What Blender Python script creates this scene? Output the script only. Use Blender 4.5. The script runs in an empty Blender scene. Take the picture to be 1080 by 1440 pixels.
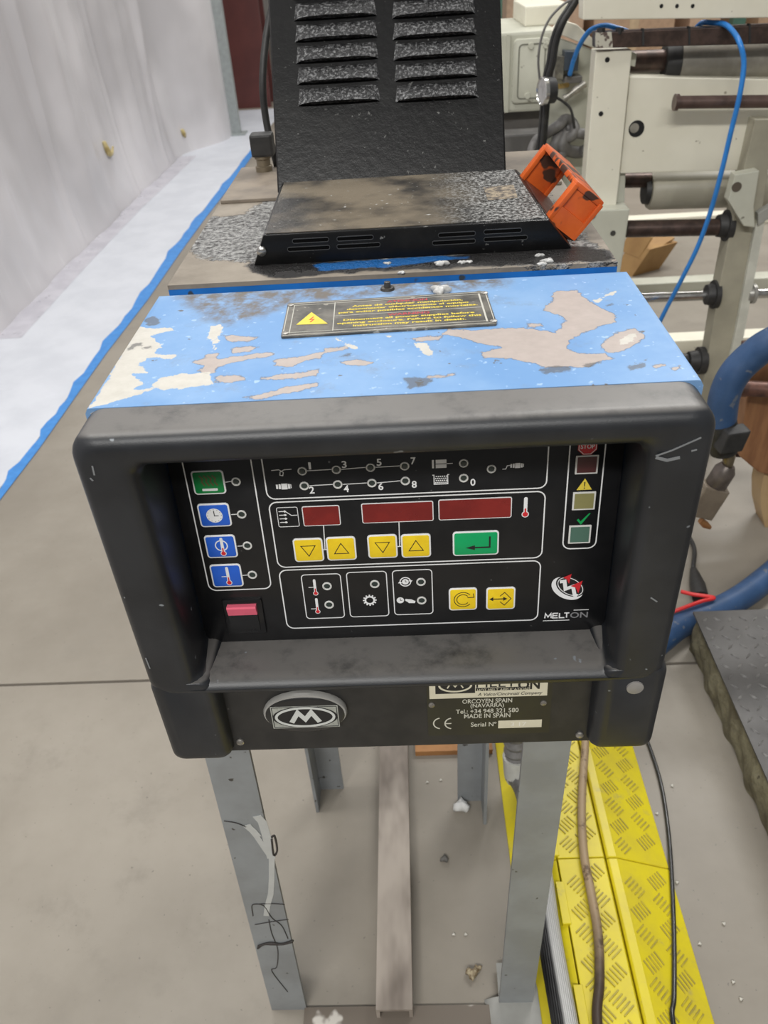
import bpy, bmesh, math, random
import numpy as np
from mathutils import Vector, Matrix
random.seed(7); np.random.seed(7)
sc = bpy.context.scene
col = sc.collection

# ---------------------------------------------------------------- camera
FPX = 1108.47; PIT, YAW, ROL = .6332, -.0508, -.0707
CAM = np.array([.0145, -.4321, 1.2113])
_f = np.array([math.sin(YAW)*math.cos(PIT), math.cos(YAW)*math.cos(PIT), -math.sin(PIT)])
_r = np.array([math.cos(YAW), -math.sin(YAW), 0.]); _u = np.cross(_r, _f)
RGT = math.cos(ROL)*_r + math.sin(ROL)*_u; UPV = -math.sin(ROL)*_r + math.cos(ROL)*_u; FWD = _f
cd = bpy.data.cameras.new('camera'); cam = bpy.data.objects.new('camera', cd); col.objects.link(cam)
cam.matrix_world = Matrix(((RGT[0], UPV[0], -FWD[0], CAM[0]), (RGT[1], UPV[1], -FWD[1], CAM[1]), (RGT[2], UPV[2], -FWD[2], CAM[2]), (0, 0, 0, 1)))
cd.sensor_fit = 'VERTICAL'; cd.sensor_height = 36; cd.lens = FPX/1440*36; cd.clip_start = .02
cd.dof.use_dof = True; cd.dof.focus_distance = .66; cd.dof.aperture_fstop = 13
sc.camera = cam

# ---------------------------------------------------------------- light
sc.view_settings.view_transform = 'Standard'; sc.view_settings.look = 'None'
sc.view_settings.gamma = 1; sc.view_settings.use_curve_mapping = False
sc.view_settings.exposure = -0.1
w = bpy.data.worlds.new('hall_ambient'); sc.world = w; w.use_nodes = True
w.node_tree.nodes['Background'].inputs[0].default_value = (1.0, .985, .96, 1)
w.node_tree.nodes['Background'].inputs[1].default_value = .19
def area(name, loc, sx, sy, power, rot=(0, 0, 0)):
    l = bpy.data.lights.new(name, 'AREA'); l.shape = 'RECTANGLE'; l.size = sx; l.size_y = sy; l.energy = power
    l.color = (1.0, .985, .955)
    o = bpy.data.objects.new(name, l); col.objects.link(o); o.location = loc; o.rotation_euler = rot
    return o
for i, (lx, ly, p) in enumerate([(-1.3, -3.4, 235), (.9, -3.8, 120), (-1.45, .35, 75), (-.1, 1.6, 42), (2.0, 3.2, 125), (-1.0, 5.6, 85), (3.4, 6.0, 120)]):
    area('overhead_fill_light', (lx, ly, 4.4), 2.2, .5, p)  # added, unseen area lights; set for panel brightness, louver glints and floor shade

# ---------------------------------------------------------------- pixel -> point on a plane of the place
def ray(px, py): return FWD + RGT*(px-540)/FPX - UPV*(py-720)/FPX
def hit(px, py, o, n):
    d = ray(px, py); o = np.asarray(o, float); n = np.asarray(n, float)
    return CAM + d*((o-CAM) @ n)/(d @ n)
def AX(px, py, v): return hit(px, py, (v, 0, 0), (1, 0, 0))
def AY(px, py, v): return hit(px, py, (0, v, 0), (0, 1, 0))
def AZ(px, py, v): return hit(px, py, (0, 0, v), (0, 0, 1))

# ---------------------------------------------------------------- materials
MATS = {}
def nd(nt, t, **k):
    n = nt.nodes.new(t)
    for a, v in k.items(): setattr(n, a, v)
    return n
def lk(nt, a, b): nt.links.new(a, b)
def mixc(nt, fac, a, b):
    m = nd(nt, 'ShaderNodeMix', data_type='RGBA')
    for s, v in ((m.inputs[0], fac), (m.inputs[6], a), (m.inputs[7], b)):
        if hasattr(v, 'links'): lk(nt, v, s)
        else: s.default_value = v if isinstance(v, float) else (*v, 1)
    return m.outputs[2]
def mth(nt, op, a, b=0., c=0., clamp=False):
    m = nd(nt, 'ShaderNodeMath', operation=op); m.use_clamp = clamp
    for s, v in zip(m.inputs, (a, b, c)):
        if hasattr(v, 'links'): lk(nt, v, s)
        else: s.default_value = v
    return m.outputs[0]
def ramp(nt, x, lo, hi):
    m = nd(nt, 'ShaderNodeMapRange'); lk(nt, x, m.inputs[0]); m.inputs[1].default_value = lo; m.inputs[2].default_value = hi
    m.interpolation_type = 'SMOOTHSTEP'; return m.outputs[0]
def noise(nt, vec, scale, detail=4., rough=.6):
    n = nd(nt, 'ShaderNodeTexNoise'); n.inputs['Scale'].default_value = scale; n.inputs['Detail'].default_value = detail
    n.inputs['Roughness'].default_value = rough; lk(nt, vec, n.inputs['Vector']); return n.outputs[0]
def newmat(name):
    m = bpy.data.materials.new(name); m.use_nodes = True; nt = m.node_tree
    return m, nt, nt.nodes['Principled BSDF'], nd(nt, 'ShaderNodeTexCoord').outputs['Object']
def bump(nt, bs, h, strength, dist=.001):
    b = nd(nt, 'ShaderNodeBump'); b.inputs['Strength'].default_value = strength; b.inputs['Distance'].default_value = dist
    lk(nt, h, b.inputs['Height']); lk(nt, b.outputs[0], bs.inputs['Normal'])
def mp(nt, vec, s):
    m = nd(nt, 'ShaderNodeMapping'); m.inputs['Scale'].default_value = s; lk(nt, vec, m.inputs['Vector']); return m.outputs[0]
def pm(name, c1, c2=None, scale=30., rough=.5, metal=0., bmp=0., bscale=None, spots=None, spec=.5, stretch=None, lo=.35, hi=.65, emit=0.):
    """two-tone noise material, optional fine spots (colour, scale, threshold)"""
    if name in MATS: return MATS[name]
    m, nt, bs, ob = newmat(name)
    if stretch: ob = mp(nt, ob, stretch)
    c2 = c2 or tuple(v*.85 for v in c1)
    c = mixc(nt, ramp(nt, noise(nt, ob, scale), lo, hi), c1, c2)
    if spots:
        s = ramp(nt, noise(nt, ob, spots[1], 2., .5), spots[2], spots[2]+.04)
        c = mixc(nt, s, c, spots[0])
    lk(nt, c, bs.inputs['Base Color'])
    r = noise(nt, ob, scale*1.7); mr = nd(nt, 'ShaderNodeMapRange'); lk(nt, r, mr.inputs[0])
    mr.inputs[3].default_value = max(.03, rough-.1); mr.inputs[4].default_value = min(1, rough+.1); lk(nt, mr.outputs[0], bs.inputs['Roughness'])
    bs.inputs['Metallic'].default_value = metal; bs.inputs['Specular IOR Level'].default_value = spec
    if bmp: bump(nt, bs, noise(nt, ob, bscale or scale*4), bmp)
    MATS[name] = m; return m
def flatm(name, c, rough=.5, metal=0., spec=.5):
    return pm(name, c, tuple(v*.93 for v in c), 60, rough, metal, spec=spec)

# ---------------------------------------------------------------- mesh building
class MB:
    def __init__(s): s.v = []; s.f = []
    def add(s, vs, fs):
        b = len(s.v); s.v += [tuple(map(float, p)) for p in vs]; s.f += [tuple(i+b for i in q) for q in fs]; return s
    def box(s, lo, hi):
        x0, y0, z0 = lo; x1, y1, z1 = hi
        return s.add([(x0,y0,z0),(x1,y0,z0),(x1,y1,z0),(x0,y1,z0),(x0,y0,z1),(x1,y0,z1),(x1,y1,z1),(x0,y1,z1)],
                     [(0,3,2,1),(4,5,6,7),(0,1,5,4),(1,2,6,5),(2,3,7,6),(3,0,4,7)])
    def obox(s, c, ax, ay, az):            # oriented box: centre and three half vectors
        c, ax, ay, az = map(np.asarray, (c, ax, ay, az))
        p = [c+i*ax+j*ay+k*az for k in (-1, 1) for (i, j) in ((-1,-1),(1,-1),(1,1),(-1,1))]
        return s.add(p, [(0,3,2,1),(4,5,6,7),(0,1,5,4),(1,2,6,5),(2,3,7,6),(3,0,4,7)])
    def prism(s, pts, d):                  # polygon of 3-D points swept by vector d
        pts = [np.asarray(p, float) for p in pts]; n = len(pts); d = np.asarray(d, float)
        return s.add(pts+[p+d for p in pts], [tuple(range(n)), tuple(range(2*n-1, n-1, -1))]+[(i, i+n, (i+1) % n+n, (i+1) % n) for i in range(n)])
    def tube(s, path, r, n=12, caps=True):
        P = [np.asarray(p, float) for p in path]; rr = r if hasattr(r, '__len__') else [r]*len(P)
        T = [P[min(i+1, len(P)-1)]-P[max(i-1, 0)] for i in range(len(P))]
        T = [t/np.linalg.norm(t) for t in T]
        a = np.array([0, 0, 1.]) if abs(T[0][2]) < .9 else np.array([1., 0, 0])
        nrm = np.cross(T[0], a); nrm /= np.linalg.norm(nrm); vs = []
        for i, (p, t) in enumerate(zip(P, T)):
            nrm = nrm-t*(nrm @ t); nrm /= np.linalg.norm(nrm); b = np.cross(t, nrm)
            vs += [p+rr[i]*(math.cos(2*math.pi*k/n)*nrm+math.sin(2*math.pi*k/n)*b) for k in range(n)]
        fs = [(i*n+k, i*n+(k+1) % n, (i+1)*n+(k+1) % n, (i+1)*n+k) for i in range(len(P)-1) for k in range(n)]
        if caps: fs += [tuple(range(n-1, -1, -1)), tuple(range((len(P)-1)*n, len(P)*n))]
        return s.add(vs, fs)
    def loft(s, loops, cap0=False, cap1=False):
        n = len(loops[0]); vs = [p for l in loops for p in l]
        fs = [(i*n+k, i*n+(k+1) % n, (i+1)*n+(k+1) % n, (i+1)*n+k) for i in range(len(loops)-1) for k in range(n)]
        if cap0: fs.append(tuple(range(n-1, -1, -1)))
        if cap1: fs.append(tuple(range((len(loops)-1)*n, len(loops)*n)))
        return s.add(vs, fs)
    def grid(s, fn, nu, nv):
        vs = [fn(i/nu, j/nv) for j in range(nv+1) for i in range(nu+1)]
        return s.add(vs, [(j*(nu+1)+i, j*(nu+1)+i+1, (j+1)*(nu+1)+i+1, (j+1)*(nu+1)+i) for j in range(nv) for i in range(nu)])

def wloc(o):
    l = Vector((0, 0, 0))
    while o: l = l+o.location; o = o.parent
    return l
def build(name, mb, mat, parent=None, smooth=35, bevel=0, base=None, norm=True):
    """one mesh object from world-space vertices; its origin goes to base (top-level) or to the parent's origin"""
    me = bpy.data.meshes.new(name)
    org = wloc(parent) if parent else Vector(base if base is not None else (0, 0, 0))
    me.from_pydata([tuple(Vector(v)-org) for v in mb.v], [], mb.f)
    if norm or bevel:
        bm = bmesh.new(); bm.from_mesh(me)
        if norm: bmesh.ops.recalc_face_normals(bm, faces=bm.faces)
        if bevel:
            bmesh.ops.bevel(bm, geom=[e for e in bm.edges if len(e.link_faces) == 2 and e.calc_face_angle(0) > .6], offset=bevel, segments=2, profile=.6, affect='EDGES', clamp_overlap=True)
        bm.to_mesh(me); bm.free()
    me.materials.append(mat)
    if smooth:
        me.polygons.foreach_set('use_smooth', [True]*len(me.polygons)); me.set_sharp_from_angle(angle=math.radians(smooth))
    o = bpy.data.objects.new(name, me); col.objects.link(o)
    if parent: o.parent = parent
    else: o.location = org
    return o
def tag(o, label, cat, group=None):
    o['label'] = label; o['category'] = cat
    if group: o['group'] = group
    return o
def thing(name, label, cat, loc, group=None):
    o = bpy.data.objects.new(name, None); col.objects.link(o); o.location = loc; o.empty_display_size = .05
    return tag(o, label, cat, group)
def struct(o): o['kind'] = 'structure'; return o
def smoothpath(pts, n=8):
    P = [np.asarray(p, float) for p in pts]; P = [2*P[0]-P[1]]+P+[2*P[-1]-P[-2]]; out = []
    for i in range(1, len(P)-2):
        for k in range(n):
            t = k/n; a, b, c, d = P[i-1:i+3]
            out.append(.5*((2*b)+(c-a)*t+(2*a-5*b+4*c-d)*t*t+(3*b-a-3*c+d)*t**3))
    return out+[P[-2]]
def bent_lathe(c, axis, prof, n=20):       # prof: (distance along axis, radius)
    c = np.asarray(c, float); a = np.asarray(axis, float); a /= np.linalg.norm(a)
    m = MB(); m.tube([c+a*d for d, r in prof], [max(r, 1e-5) for d, r in prof], n); return m
def lathe(c, axis, prof, n=20):            # lathe that keeps the axis even where two rings share a place
    c = np.asarray(c, float); a = np.asarray(axis, float); a = a/np.linalg.norm(a)
    h = np.array([0, 0, 1.]) if abs(a[2]) < .9 else np.array([1., 0, 0])
    e = np.cross(a, h); e /= np.linalg.norm(e); g = np.cross(a, e)
    loops = [[c+a*d+max(r, 1e-5)*(math.cos(2*math.pi*k/n)*e+math.sin(2*math.pi*k/n)*g) for k in range(n)] for d, r in prof]
    return MB().loft(loops, True, True)

class Frame:                               # a plane with its own axes: u right, v up, w out towards the viewer
    def __init__(s, o, eu, ev):
        s.o = np.asarray(o, float); s.u = np.asarray(eu, float)/np.linalg.norm(eu)
        v = np.asarray(ev, float); v = v-s.u*(v @ s.u); s.v = v/np.linalg.norm(v); s.n = np.cross(s.u, s.v)
    def p(s, u, v, w=0.): return s.o+s.u*u+s.v*v+s.n*w
    def px(s, x, y, w=0.):
        q = hit(x, y, s.o+s.n*w, s.n)-s.o; return np.array([q @ s.u, q @ s.v])
    def sz(s, x, y, wpx, hpx, w=0.):
        a = s.px(x-wpx/2, y, w); b = s.px(x+wpx/2, y, w); c = s.px(x, y-hpx/2, w); d = s.px(x, y+hpx/2, w)
        return abs(b[0]-a[0]), abs(c[1]-d[1])
def rr(u0, u1, v0, v1, r, n=5):
    r = min(r, (u1-u0)/2-1e-6, (v1-v0)/2-1e-6); out = []
    for cx, cy, a0 in ((u1-r, v1-r, 0), (u0+r, v1-r, 90), (u0+r, v0+r, 180), (u1-r, v0+r, 270)):
        for k in range(n+1):
            a = math.radians(a0+90*k/n); out.append((cx+r*math.cos(a), cy+r*math.sin(a)))
    return out
def circ(c, r, n=24, ry=None, rot=0.):
    ry = ry or r; out = []
    for k in range(n):
        a = 2*math.pi*k/n; x, y = r*math.cos(a), ry*math.sin(a)
        out.append((c[0]+x*math.cos(rot)-y*math.sin(rot), c[1]+x*math.sin(rot)+y*math.cos(rot)))
    return out
class Ink:                                 # flat print on a Frame
    def __init__(s, fr, w, th=.00012): s.fr = fr; s.w = w; s.th = th; s.m = MB(); s.k = 0
    def poly(s, pts):
        s.k += 1; s.m.prism([s.fr.p(u, v, s.w+(s.k % 40)*2e-6) for u, v in pts], s.fr.n*s.th); return s
    def stroke(s, pts, wd, closed=False):
        P = [np.array(p, float) for p in pts]; n = len(P)
        if n == 2 and not closed:
            d = P[1]-P[0]; d /= np.linalg.norm(d); q = np.array([-d[1], d[0]])*wd/2
            return s.poly([P[0]-q, P[1]-q, P[1]+q, P[0]+q])
        L, R = [], []
        for i in range(n):
            a = P[i-1] if (i or closed) else P[i]; b = P[(i+1) % n] if (i < n-1 or closed) else P[i]
            d1 = P[i]-a; d2 = b-P[i]
            d1 = d1/np.linalg.norm(d1) if np.linalg.norm(d1) > 1e-9 else d2/np.linalg.norm(d2)
            d2 = d2/np.linalg.norm(d2) if np.linalg.norm(d2) > 1e-9 else d1
            t = d1+d2; t = t/max(np.linalg.norm(t), 1e-6); q = np.array([-t[1], t[0]]); k = wd/2/max(.4, q @ np.array([-d1[1], d1[0]]))
            L.append(P[i]+q*k); R.append(P[i]-q*k)
        for i in range(n if closed else n-1):
            j = (i+1) % n; s.poly([R[i], R[j], L[j], L[i]])
        return s
    def ring(s, c, r, wd, n=24): return s.stroke(circ(c, r, n), wd, True)
    def text(s, txt, c, width, height=None, bold=.0, shear=0.):
        cu = bpy.data.curves.new('t', 'FONT'); cu.body = txt; cu.align_x = 'CENTER'; cu.size = 1; cu.offset = bold; cu.shear = shear; cu.resolution_u = 3
        o = bpy.data.objects.new('t', cu); col.objects.link(o); bpy.context.view_layer.update()
        me = o.evaluated_get(bpy.context.evaluated_depsgraph_get()).to_mesh()
        vs = np.array([v.co[:2] for v in me.vertices]); fs = [tuple(p.vertices) for p in me.polygons]
        o.evaluated_get(bpy.context.evaluated_depsgraph_get()).to_mesh_clear()
        bpy.data.objects.remove(o); bpy.data.curves.remove(cu)
        lo, hi = vs.min(0), vs.max(0); k = np.array([width/(hi[0]-lo[0]), 0])
        k[1] = (height/(hi[1]-lo[1])) if height else k[0]
        vs = (vs-(lo+hi)/2)*k+np.array(c)
        s.m.add([s.fr.p(u, v, s.w+s.th) for u, v in vs], fs); return s
    def cut(s, name, mat, parent):
        if s.m.v: build(name, s.m, mat, parent, smooth=0, norm=False); s.m = MB()
    def done(s, name, mat, parent): return build(name, s.m, mat, parent, smooth=0, norm=False)
def slab(fr, pts, w0, w1, ins=0.):         # plate with softened front edge
    c = np.mean(np.array(pts), 0); l0 = [fr.p(u, v, w0) for u, v in pts]; m = MB()
    if not ins: return m.loft([l0, [fr.p(u, v, w1) for u, v in pts]], True, True)
    def shr(d): return [tuple(np.array(p)+(c-np.array(p))*min(1, d/np.linalg.norm(c-np.array(p)))) for p in pts]
    return m.loft([l0, [fr.p(u, v, w1-ins) for u, v in pts], [fr.p(u, v, w1-ins*.3) for u, v in shr(ins*.35)], [fr.p(u, v, w1) for u, v in shr(ins)]], True, True)
def sdf_poly(x, y, polys):
    """signed distance (negative inside) of points to the nearest of several polygons"""
    best = np.full(x.shape, 9.)
    for P in polys:
        P = np.array(P); d = np.full(x.shape, 9.); ins = np.zeros(x.shape, bool)
        for i in range(len(P)):
            a, b = P[i], P[(i+1) % len(P)]; e = b-a
            t = np.clip(((x-a[0])*e[0]+(y-a[1])*e[1])/(e @ e+1e-12), 0, 1)
            d = np.minimum(d, np.hypot(x-a[0]-t*e[0], y-a[1]-t*e[1]))
            c = ((a[1] > y) != (b[1] > y)) & (x < (b[0]-a[0])*(y-a[1])/(b[1]-a[1]+1e-12)+a[0]); ins ^= c
        best = np.minimum(best, np.where(ins, -d, d))
    return best
def attr(o, name, vals):
    a = o.data.attributes.new(name, 'FLOAT', 'POINT'); a.data.foreach_set('value', np.asarray(vals, np.float32))
def getattr_node(nt, name): return nd(nt, 'ShaderNodeAttribute', attribute_name=name).outputs['Fac']

# ---------------------------------------------------------------- palette
M_floor, nt, bs, ob = newmat('concrete')
c = mixc(nt, ramp(nt, noise(nt, ob, 1.6, 6., .65), .3, .7), (.222, .198, .163), (.298, .270, .228))
c = mixc(nt, ramp(nt, noise(nt, ob, 9., 5., .7), .5, .75), c, (.235, .212, .178))
c = mixc(nt, ramp(nt, noise(nt, ob, 140., 2., .5), .70, .76), c, (.17, .15, .13))
lk(nt, c, bs.inputs['Base Color']); bs.inputs['Roughness'].default_value = .42; bs.inputs['Specular IOR Level'].default_value = .35
bump(nt, bs, noise(nt, ob, 60.), .15)
M_joint = pm('joint_filler', (.13, .115, .10), rough=.9)
M_bezel, nt, bs, ob = newmat('bezel_plastic')
c = mixc(nt, ramp(nt, noise(nt, ob, 14.), .35, .65), (.013, .0145, .0175), (.021, .023, .027))
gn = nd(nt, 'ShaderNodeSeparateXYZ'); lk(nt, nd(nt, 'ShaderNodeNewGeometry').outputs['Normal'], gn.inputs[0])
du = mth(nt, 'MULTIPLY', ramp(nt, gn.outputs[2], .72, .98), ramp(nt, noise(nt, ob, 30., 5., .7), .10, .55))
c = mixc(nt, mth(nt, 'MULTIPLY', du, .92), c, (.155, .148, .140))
c = mixc(nt, ramp(nt, noise(nt, ob, 95., 2., .5), .735, .775), c, (.22, .24, .26)); lk(nt, c, bs.inputs['Base Color'])
bs.inputs['Roughness'].default_value = .40; bump(nt, bs, noise(nt, ob, 900.), .12)
M_black_panel = pm('overlay_film', (.0055, .0058, .0068), (.009, .009, .010), 40, .33, spots=((.13, .13, .13), 160., .75))
M_apron = pm('black_sheet_metal', (.014, .014, .014), (.024, .023, .022), 30, .45, spots=((.22, .22, .2), 70., .74))
M_white_ink = flatm('white_ink', (.82, .83, .84), .5)
M_black_ink = flatm('black_ink', (.012, .012, .013), .5)
M_cream_ink = flatm('cream_ink', (.62, .585, .45), .5)
M_yellow_key = pm('yellow_key', (.86, .62, .015), (.80, .55, .012), 90, .4, spots=((.45, .3, .03), 120., .72))
M_green_key = flatm('green_key', (.0, .36, .115), .4)
M_green_dk = flatm('green_key_dark', (.0, .21, .045), .4)
M_blue_key = flatm('blue_key', (.018, .115, .60), .4)
M_red_disp = pm('red_display', (.17, .009, .009), (.23, .014, .012), 30, .25)
M_red_ink = flatm('red_ink', (.62, .02, .03), .45)
M_warn_yellow = flatm('yellow_ink', (.72, .56, .06), .5)
M_ring = flatm('ring_plastic', (.68, .68, .66), .45)
M_led = flatm('led_lens', (.028, .04, .036), .25)
M_lamp_r = flatm('lamp_maroon', (.085, .022, .024), .4)
M_lamp_y = flatm('lamp_olive', (.24, .225, .09), .4)
M_lamp_g = flatm('lamp_teal', (.07, .15, .115), .4)
M_pink = flatm('rocker_pink', (.85, .15, .23), .35)
M_rock_blk = flatm('rocker_black', (.008, .008, .009), .25)
M_steel = pm('zinc_screw', (.42, .40, .37), (.25, .24, .22), 300, .38, .8)
M_chrome = pm('polished_steel', (.62, .62, .60), (.45, .44, .42), 50, .22, .9)
M_blue_side = pm('blue_paint', (.012, .155, .50), (.010, .12, .40), 25, .42, spots=((.04, .05, .06), 40., .68))
M_cream = pm('cream_enamel', (.77, .74, .62), (.71, .68, .56), 5, .45, spots=((.34, .31, .24), 60., .72))
M_cream_dk = pm('grey_green_enamel', (.54, .54, .455), (.47, .47, .39), 6, .45, spots=((.2, .19, .15), 50., .7))
M_rust = pm('browned_steel', (.105, .07, .058), (.06, .042, .036), 40, .38, .55)
M_roller = pm('worn_roller', (.36, .34, .29), (.25, .235, .20), 18, .42, .35)
M_rubber = pm('black_rubber', (.018, .018, .018), (.03, .029, .028), 50, .55)
M_grey_cable = pm('grey_cable', (.15, .145, .14), (.11, .105, .10), 40, .5)
M_leg = pm('grey_painted_steel', (.25, .265, .275), (.205, .215, .22), 12, .48, spots=((.05, .045, .04), 70., .70))
M_galv = pm('dirty_steel', (.30, .275, .24), (.16, .14, .115), 16, .55, .2)

# ---------------------------------------------------------------- the setting
Z0 = 0.
fl = MB(); g = .0035; ys = [-3.0, .664, 4.3, 7.9, 16.]; xs = [-7.0, 2.45, 9.0]
for j in range(4):
    for i in range(2): fl.box((xs[i]+g, ys[j]+g, -.10), (xs[i+1]-g, ys[j+1]-g, 0))
struct(build('floor', fl, M_floor, smooth=0))
struct(build('trim_1', MB().box((-7, -3, -.10), (9, 16, -.006)), M_joint, smooth=0))

# wall of hanging plastic sheet
M_sheet, nt, bs, ob = newmat('plastic_sheeting')
st = mp(nt, ob, (.6, 1., .012))
n1 = noise(nt, st, 4., 3., .6); n2 = noise(nt, st, 17., 2., .5); n3 = noise(nt, ob, 1.3, 3., .5)
c = mixc(nt, ramp(nt, n3, .35, .68), (.50, .485, .50), (.70, .68, .70))
c = mixc(nt, ramp(nt, n2, .64, .86), c, (.76, .75, .76))
lk(nt, c, bs.inputs['Base Color']); bs.inputs['Roughness'].default_value = .32; bs.inputs['Specular IOR Level'].default_value = .5
hb = mth(nt, 'ADD', mth(nt, 'MULTIPLY', n1, 1.), mth(nt, 'MULTIPLY', n2, .35)); bump(nt, bs, hb, .40, .02)
XW = -1.66; PB = AZ(336, 189, 0); YE = PB[1]+.002   # the sheet's far edge is fastened to the post's side
def wallfn(a, b):
    y = -1.2+a*(YE+1.2); z = b*3.2
    f = .030*math.sin(y*5.1+.4*math.sin(z*1.3))+.018*math.sin(y*13.+z*.6)+.010*math.sin(y*29.+1.+z)
    k = min(1, .25+z*.9)
    e = max(0., (y-5.5)/.85); f += sum(.035*math.exp(-((y-q_-.05*z)/.028)**2) for q_ in (2.35, 2.52, 3.6, 4.6, 5.3)); x = XW+.018*(y-3)+f*k*(1-.6*min(1, e))+.035*math.exp(-z*7.)-.03*math.sin(min(z, 1.5)*1.2)+.27*e*e*(3-2*min(1, e))
    t = min(1, max(0, (y-5.75)/(YE-5.75))); t = t*t*(3-2*t); x = x*(1-t)+(PB[0]-.049)*t
    return (x, y, z)
struct(build('wall_left', MB().grid(wallfn, 420, 34), M_sheet, smooth=180, norm=False))
M_farwall = pm('far_wall_paint', (.52, .50, .47), (.46, .44, .41), 2, .6)
struct(build('wall_back', MB().box((-7, 13.0, 0), (9, 13.1, 4)), M_farwall, smooth=0))

# floor paper, taped edge
def fpoly(px, z): return [AZ(x, y, z) for x, y in px]
edge = [(-140, 880), (0, 703), (55, 631), (104, 561), (150, 496), (208, 421), (252, 357), (290, 305), (330, 254), (378, 186)]
inner = [(-152, 878), (-13, 700), (43, 627), (90, 562), (139, 492), (194, 424), (243, 353), (280, 306), (324, 250), (372, 186)]
ep = [AZ(x, y, .002)[:2] for x, y in edge]; ip = [AZ(x+3*math.sin(i*7), y, .002)[:2] for i, (x, y) in enumerate(inner)]
M_paper = pm('white_floor_paper', (.62, .64, .69), (.56, .58, .63), 5, .5, bmp=.2, bscale=12)
pp = [tuple(p)+(.0005,) for p in ip]+[(-1.0, 7.35, .0005), (-1.62, 7.35, .0005), (-1.56, 5.8, .0005), (-1.60, 4.0, .0005), (-1.66, 2.0, .0005), (-1.70, .2, .0005)]
tag(build('floor_paper', MB().prism(pp, (0, 0, .0015)), M_paper, smooth=0, base=(-1.4, 3, 0)), 'white protective paper laid on the floor along the plastic sheet wall', 'floor paper')
tp = MB()
dens = lambda P: [np.array(P[i])*(1-k/6)+np.array(P[i+1])*k/6 for i in range(len(P)-1) for k in range(6)]+[np.array(P[-1])]
E1, I1 = dens(ep), dens(ip)
for i in range(len(E1)-1):
    j0 = .006*math.sin(i*2.3)+.006*math.sin(i*5.1); j1 = .006*math.sin((i+1)*2.3)+.006*math.sin((i+1)*5.1)
    tp.prism([(*(I1[i]-[.004+j0, 0]), .0021), (*E1[i], .0021), (*E1[i+1], .0021), (*(I1[i+1]-[.004+j1, 0]), .0021)], (0, 0, .0006))
tag(build('masking_tape', tp, pm('blue_tape', (.055, .25, .62), (.045, .21, .55), 30, .5), smooth=0, base=(-1.1, 3, .002)), 'blue masking tape along the edge of the white floor paper', 'tape')
lo_px = [(30, 475), (120, 376), (196, 296), (236, 258), (276, 219)]; lo_w = [AZ(x, y, .0022)[:2] for x, y in lo_px]; lm = MB(); ly = np.linspace(lo_w[0][1], min(lo_w[-1][1], 5.6), 90)
lx = np.interp(ly, [p[1] for p in lo_w], [p[0] for p in lo_w]); wx = [wallfn((y+1.2)/(YE+1.2), 0.)[0]+.001 for y in ly]
lm.loft([[(a, y, .0022), (max(b, a+.01), y, .0022), (max(b, a+.01), y, .0030), (a, y, .0030)] for a, b, y in zip(wx, lx, ly)], True, True)
tag(build('clear_tape', lm, pm('lavender_film', (.46, .45, .50), (.56, .55, .60), 9, .3), smooth=0, base=(-1.55, 3, .002)), 'greyish clear film strip along the foot of the plastic sheet wall', 'tape')
# glue drips on the sheet
for (x, y, s, lab) in [(150, 212, 1.0, 'yellow glue drip with a hooked tail on the plastic sheet wall'), (258, 190, .8, 'small straight yellow glue drip on the plastic sheet wall')]:
    d_ = ray(x, y); k_ = 2.5
    while k_ < 9:                          # walk the sight line to the sheet's surface
        c0 = CAM+d_*k_
        if c0[0] < wallfn((c0[1]+1.2)/(YE+1.2), c0[2]/3.2)[0]+.004: break
        k_ += .004
    m = MB()
    pts = [c0+np.array([.0, -.01, .05*s]), c0+np.array([.006, -.004, .01*s]), c0+np.array([.008, .012, -.02*s])]
    if s == 1.0: pts += [c0+np.array([.008, .06, -.02]), c0+np.array([.006, .10, .0])]
    m.tube(smoothpath(pts, 5), [.006+.010*math.sin(math.pi*min(1, .15+i/len(smoothpath(pts, 5)))) for i in range(len(smoothpath(pts, 5)))], 8)
    tag(build('glue_drip', m, pm('yellow_glue', (.62, .52, .26), (.35, .26, .09), 30, .4), base=c0), lab, 'glue')
# end post of the sheet wall and far columns
pb = AZ(336, 189, 0)
pt = thing('steel_post', 'slim grey metal post at the far end of the plastic sheet wall', 'post', pb)
build('post', MB().box((pb[0]-.05, pb[1]-.03, .012), (pb[0]+.02, pb[1]+.03, 3.2)), pm('post_grey', (.34, .37, .37), rough=.45), pt, smooth=0)
build('base_plate', MB().box((pb[0]-.050, pb[1]-.07, 0), (pb[0]+.06, pb[1]+.07, .012)), pm('post_grey', (.3, .3, .3)), pt, smooth=0)
rb = AZ(340, 153, 0)
ct = thing('steel_column', 'dark red painted steel column beyond the plastic sheet wall', 'column', rb)
Mred = pm('red_oxide_paint', (.12, .034, .030), (.09, .026, .024), 3, .5)
build('flange', MB().box((rb[0]-.06, rb[1], 0), (rb[0]+.27, rb[1]+.02, 3.4)), Mred, ct, smooth=0)
build('web', MB().box((rb[0]+.09, rb[1]+.02, 0), (rb[0]+.11, rb[1]+.28, 3.4)), Mred, ct, smooth=0)
build('flange', MB().box((rb[0]-.06, rb[1]+.28, 0), (rb[0]+.27, rb[1]+.30, 3.4)), Mred, ct, smooth=0)
q = AZ(383, 152, 0)
tag(build('wall_panel', MB().box((rb[0]+.34, rb[1]+.7, 0), (rb[0]+1.3, rb[1]+.78, 3.4)), pm('white_panel', (.70, .70, .70), rough=.5), smooth=0, base=(rb[0]+.5, rb[1]+.7, 0)), 'white wall panel standing beside the dark red column', 'panel')

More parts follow.
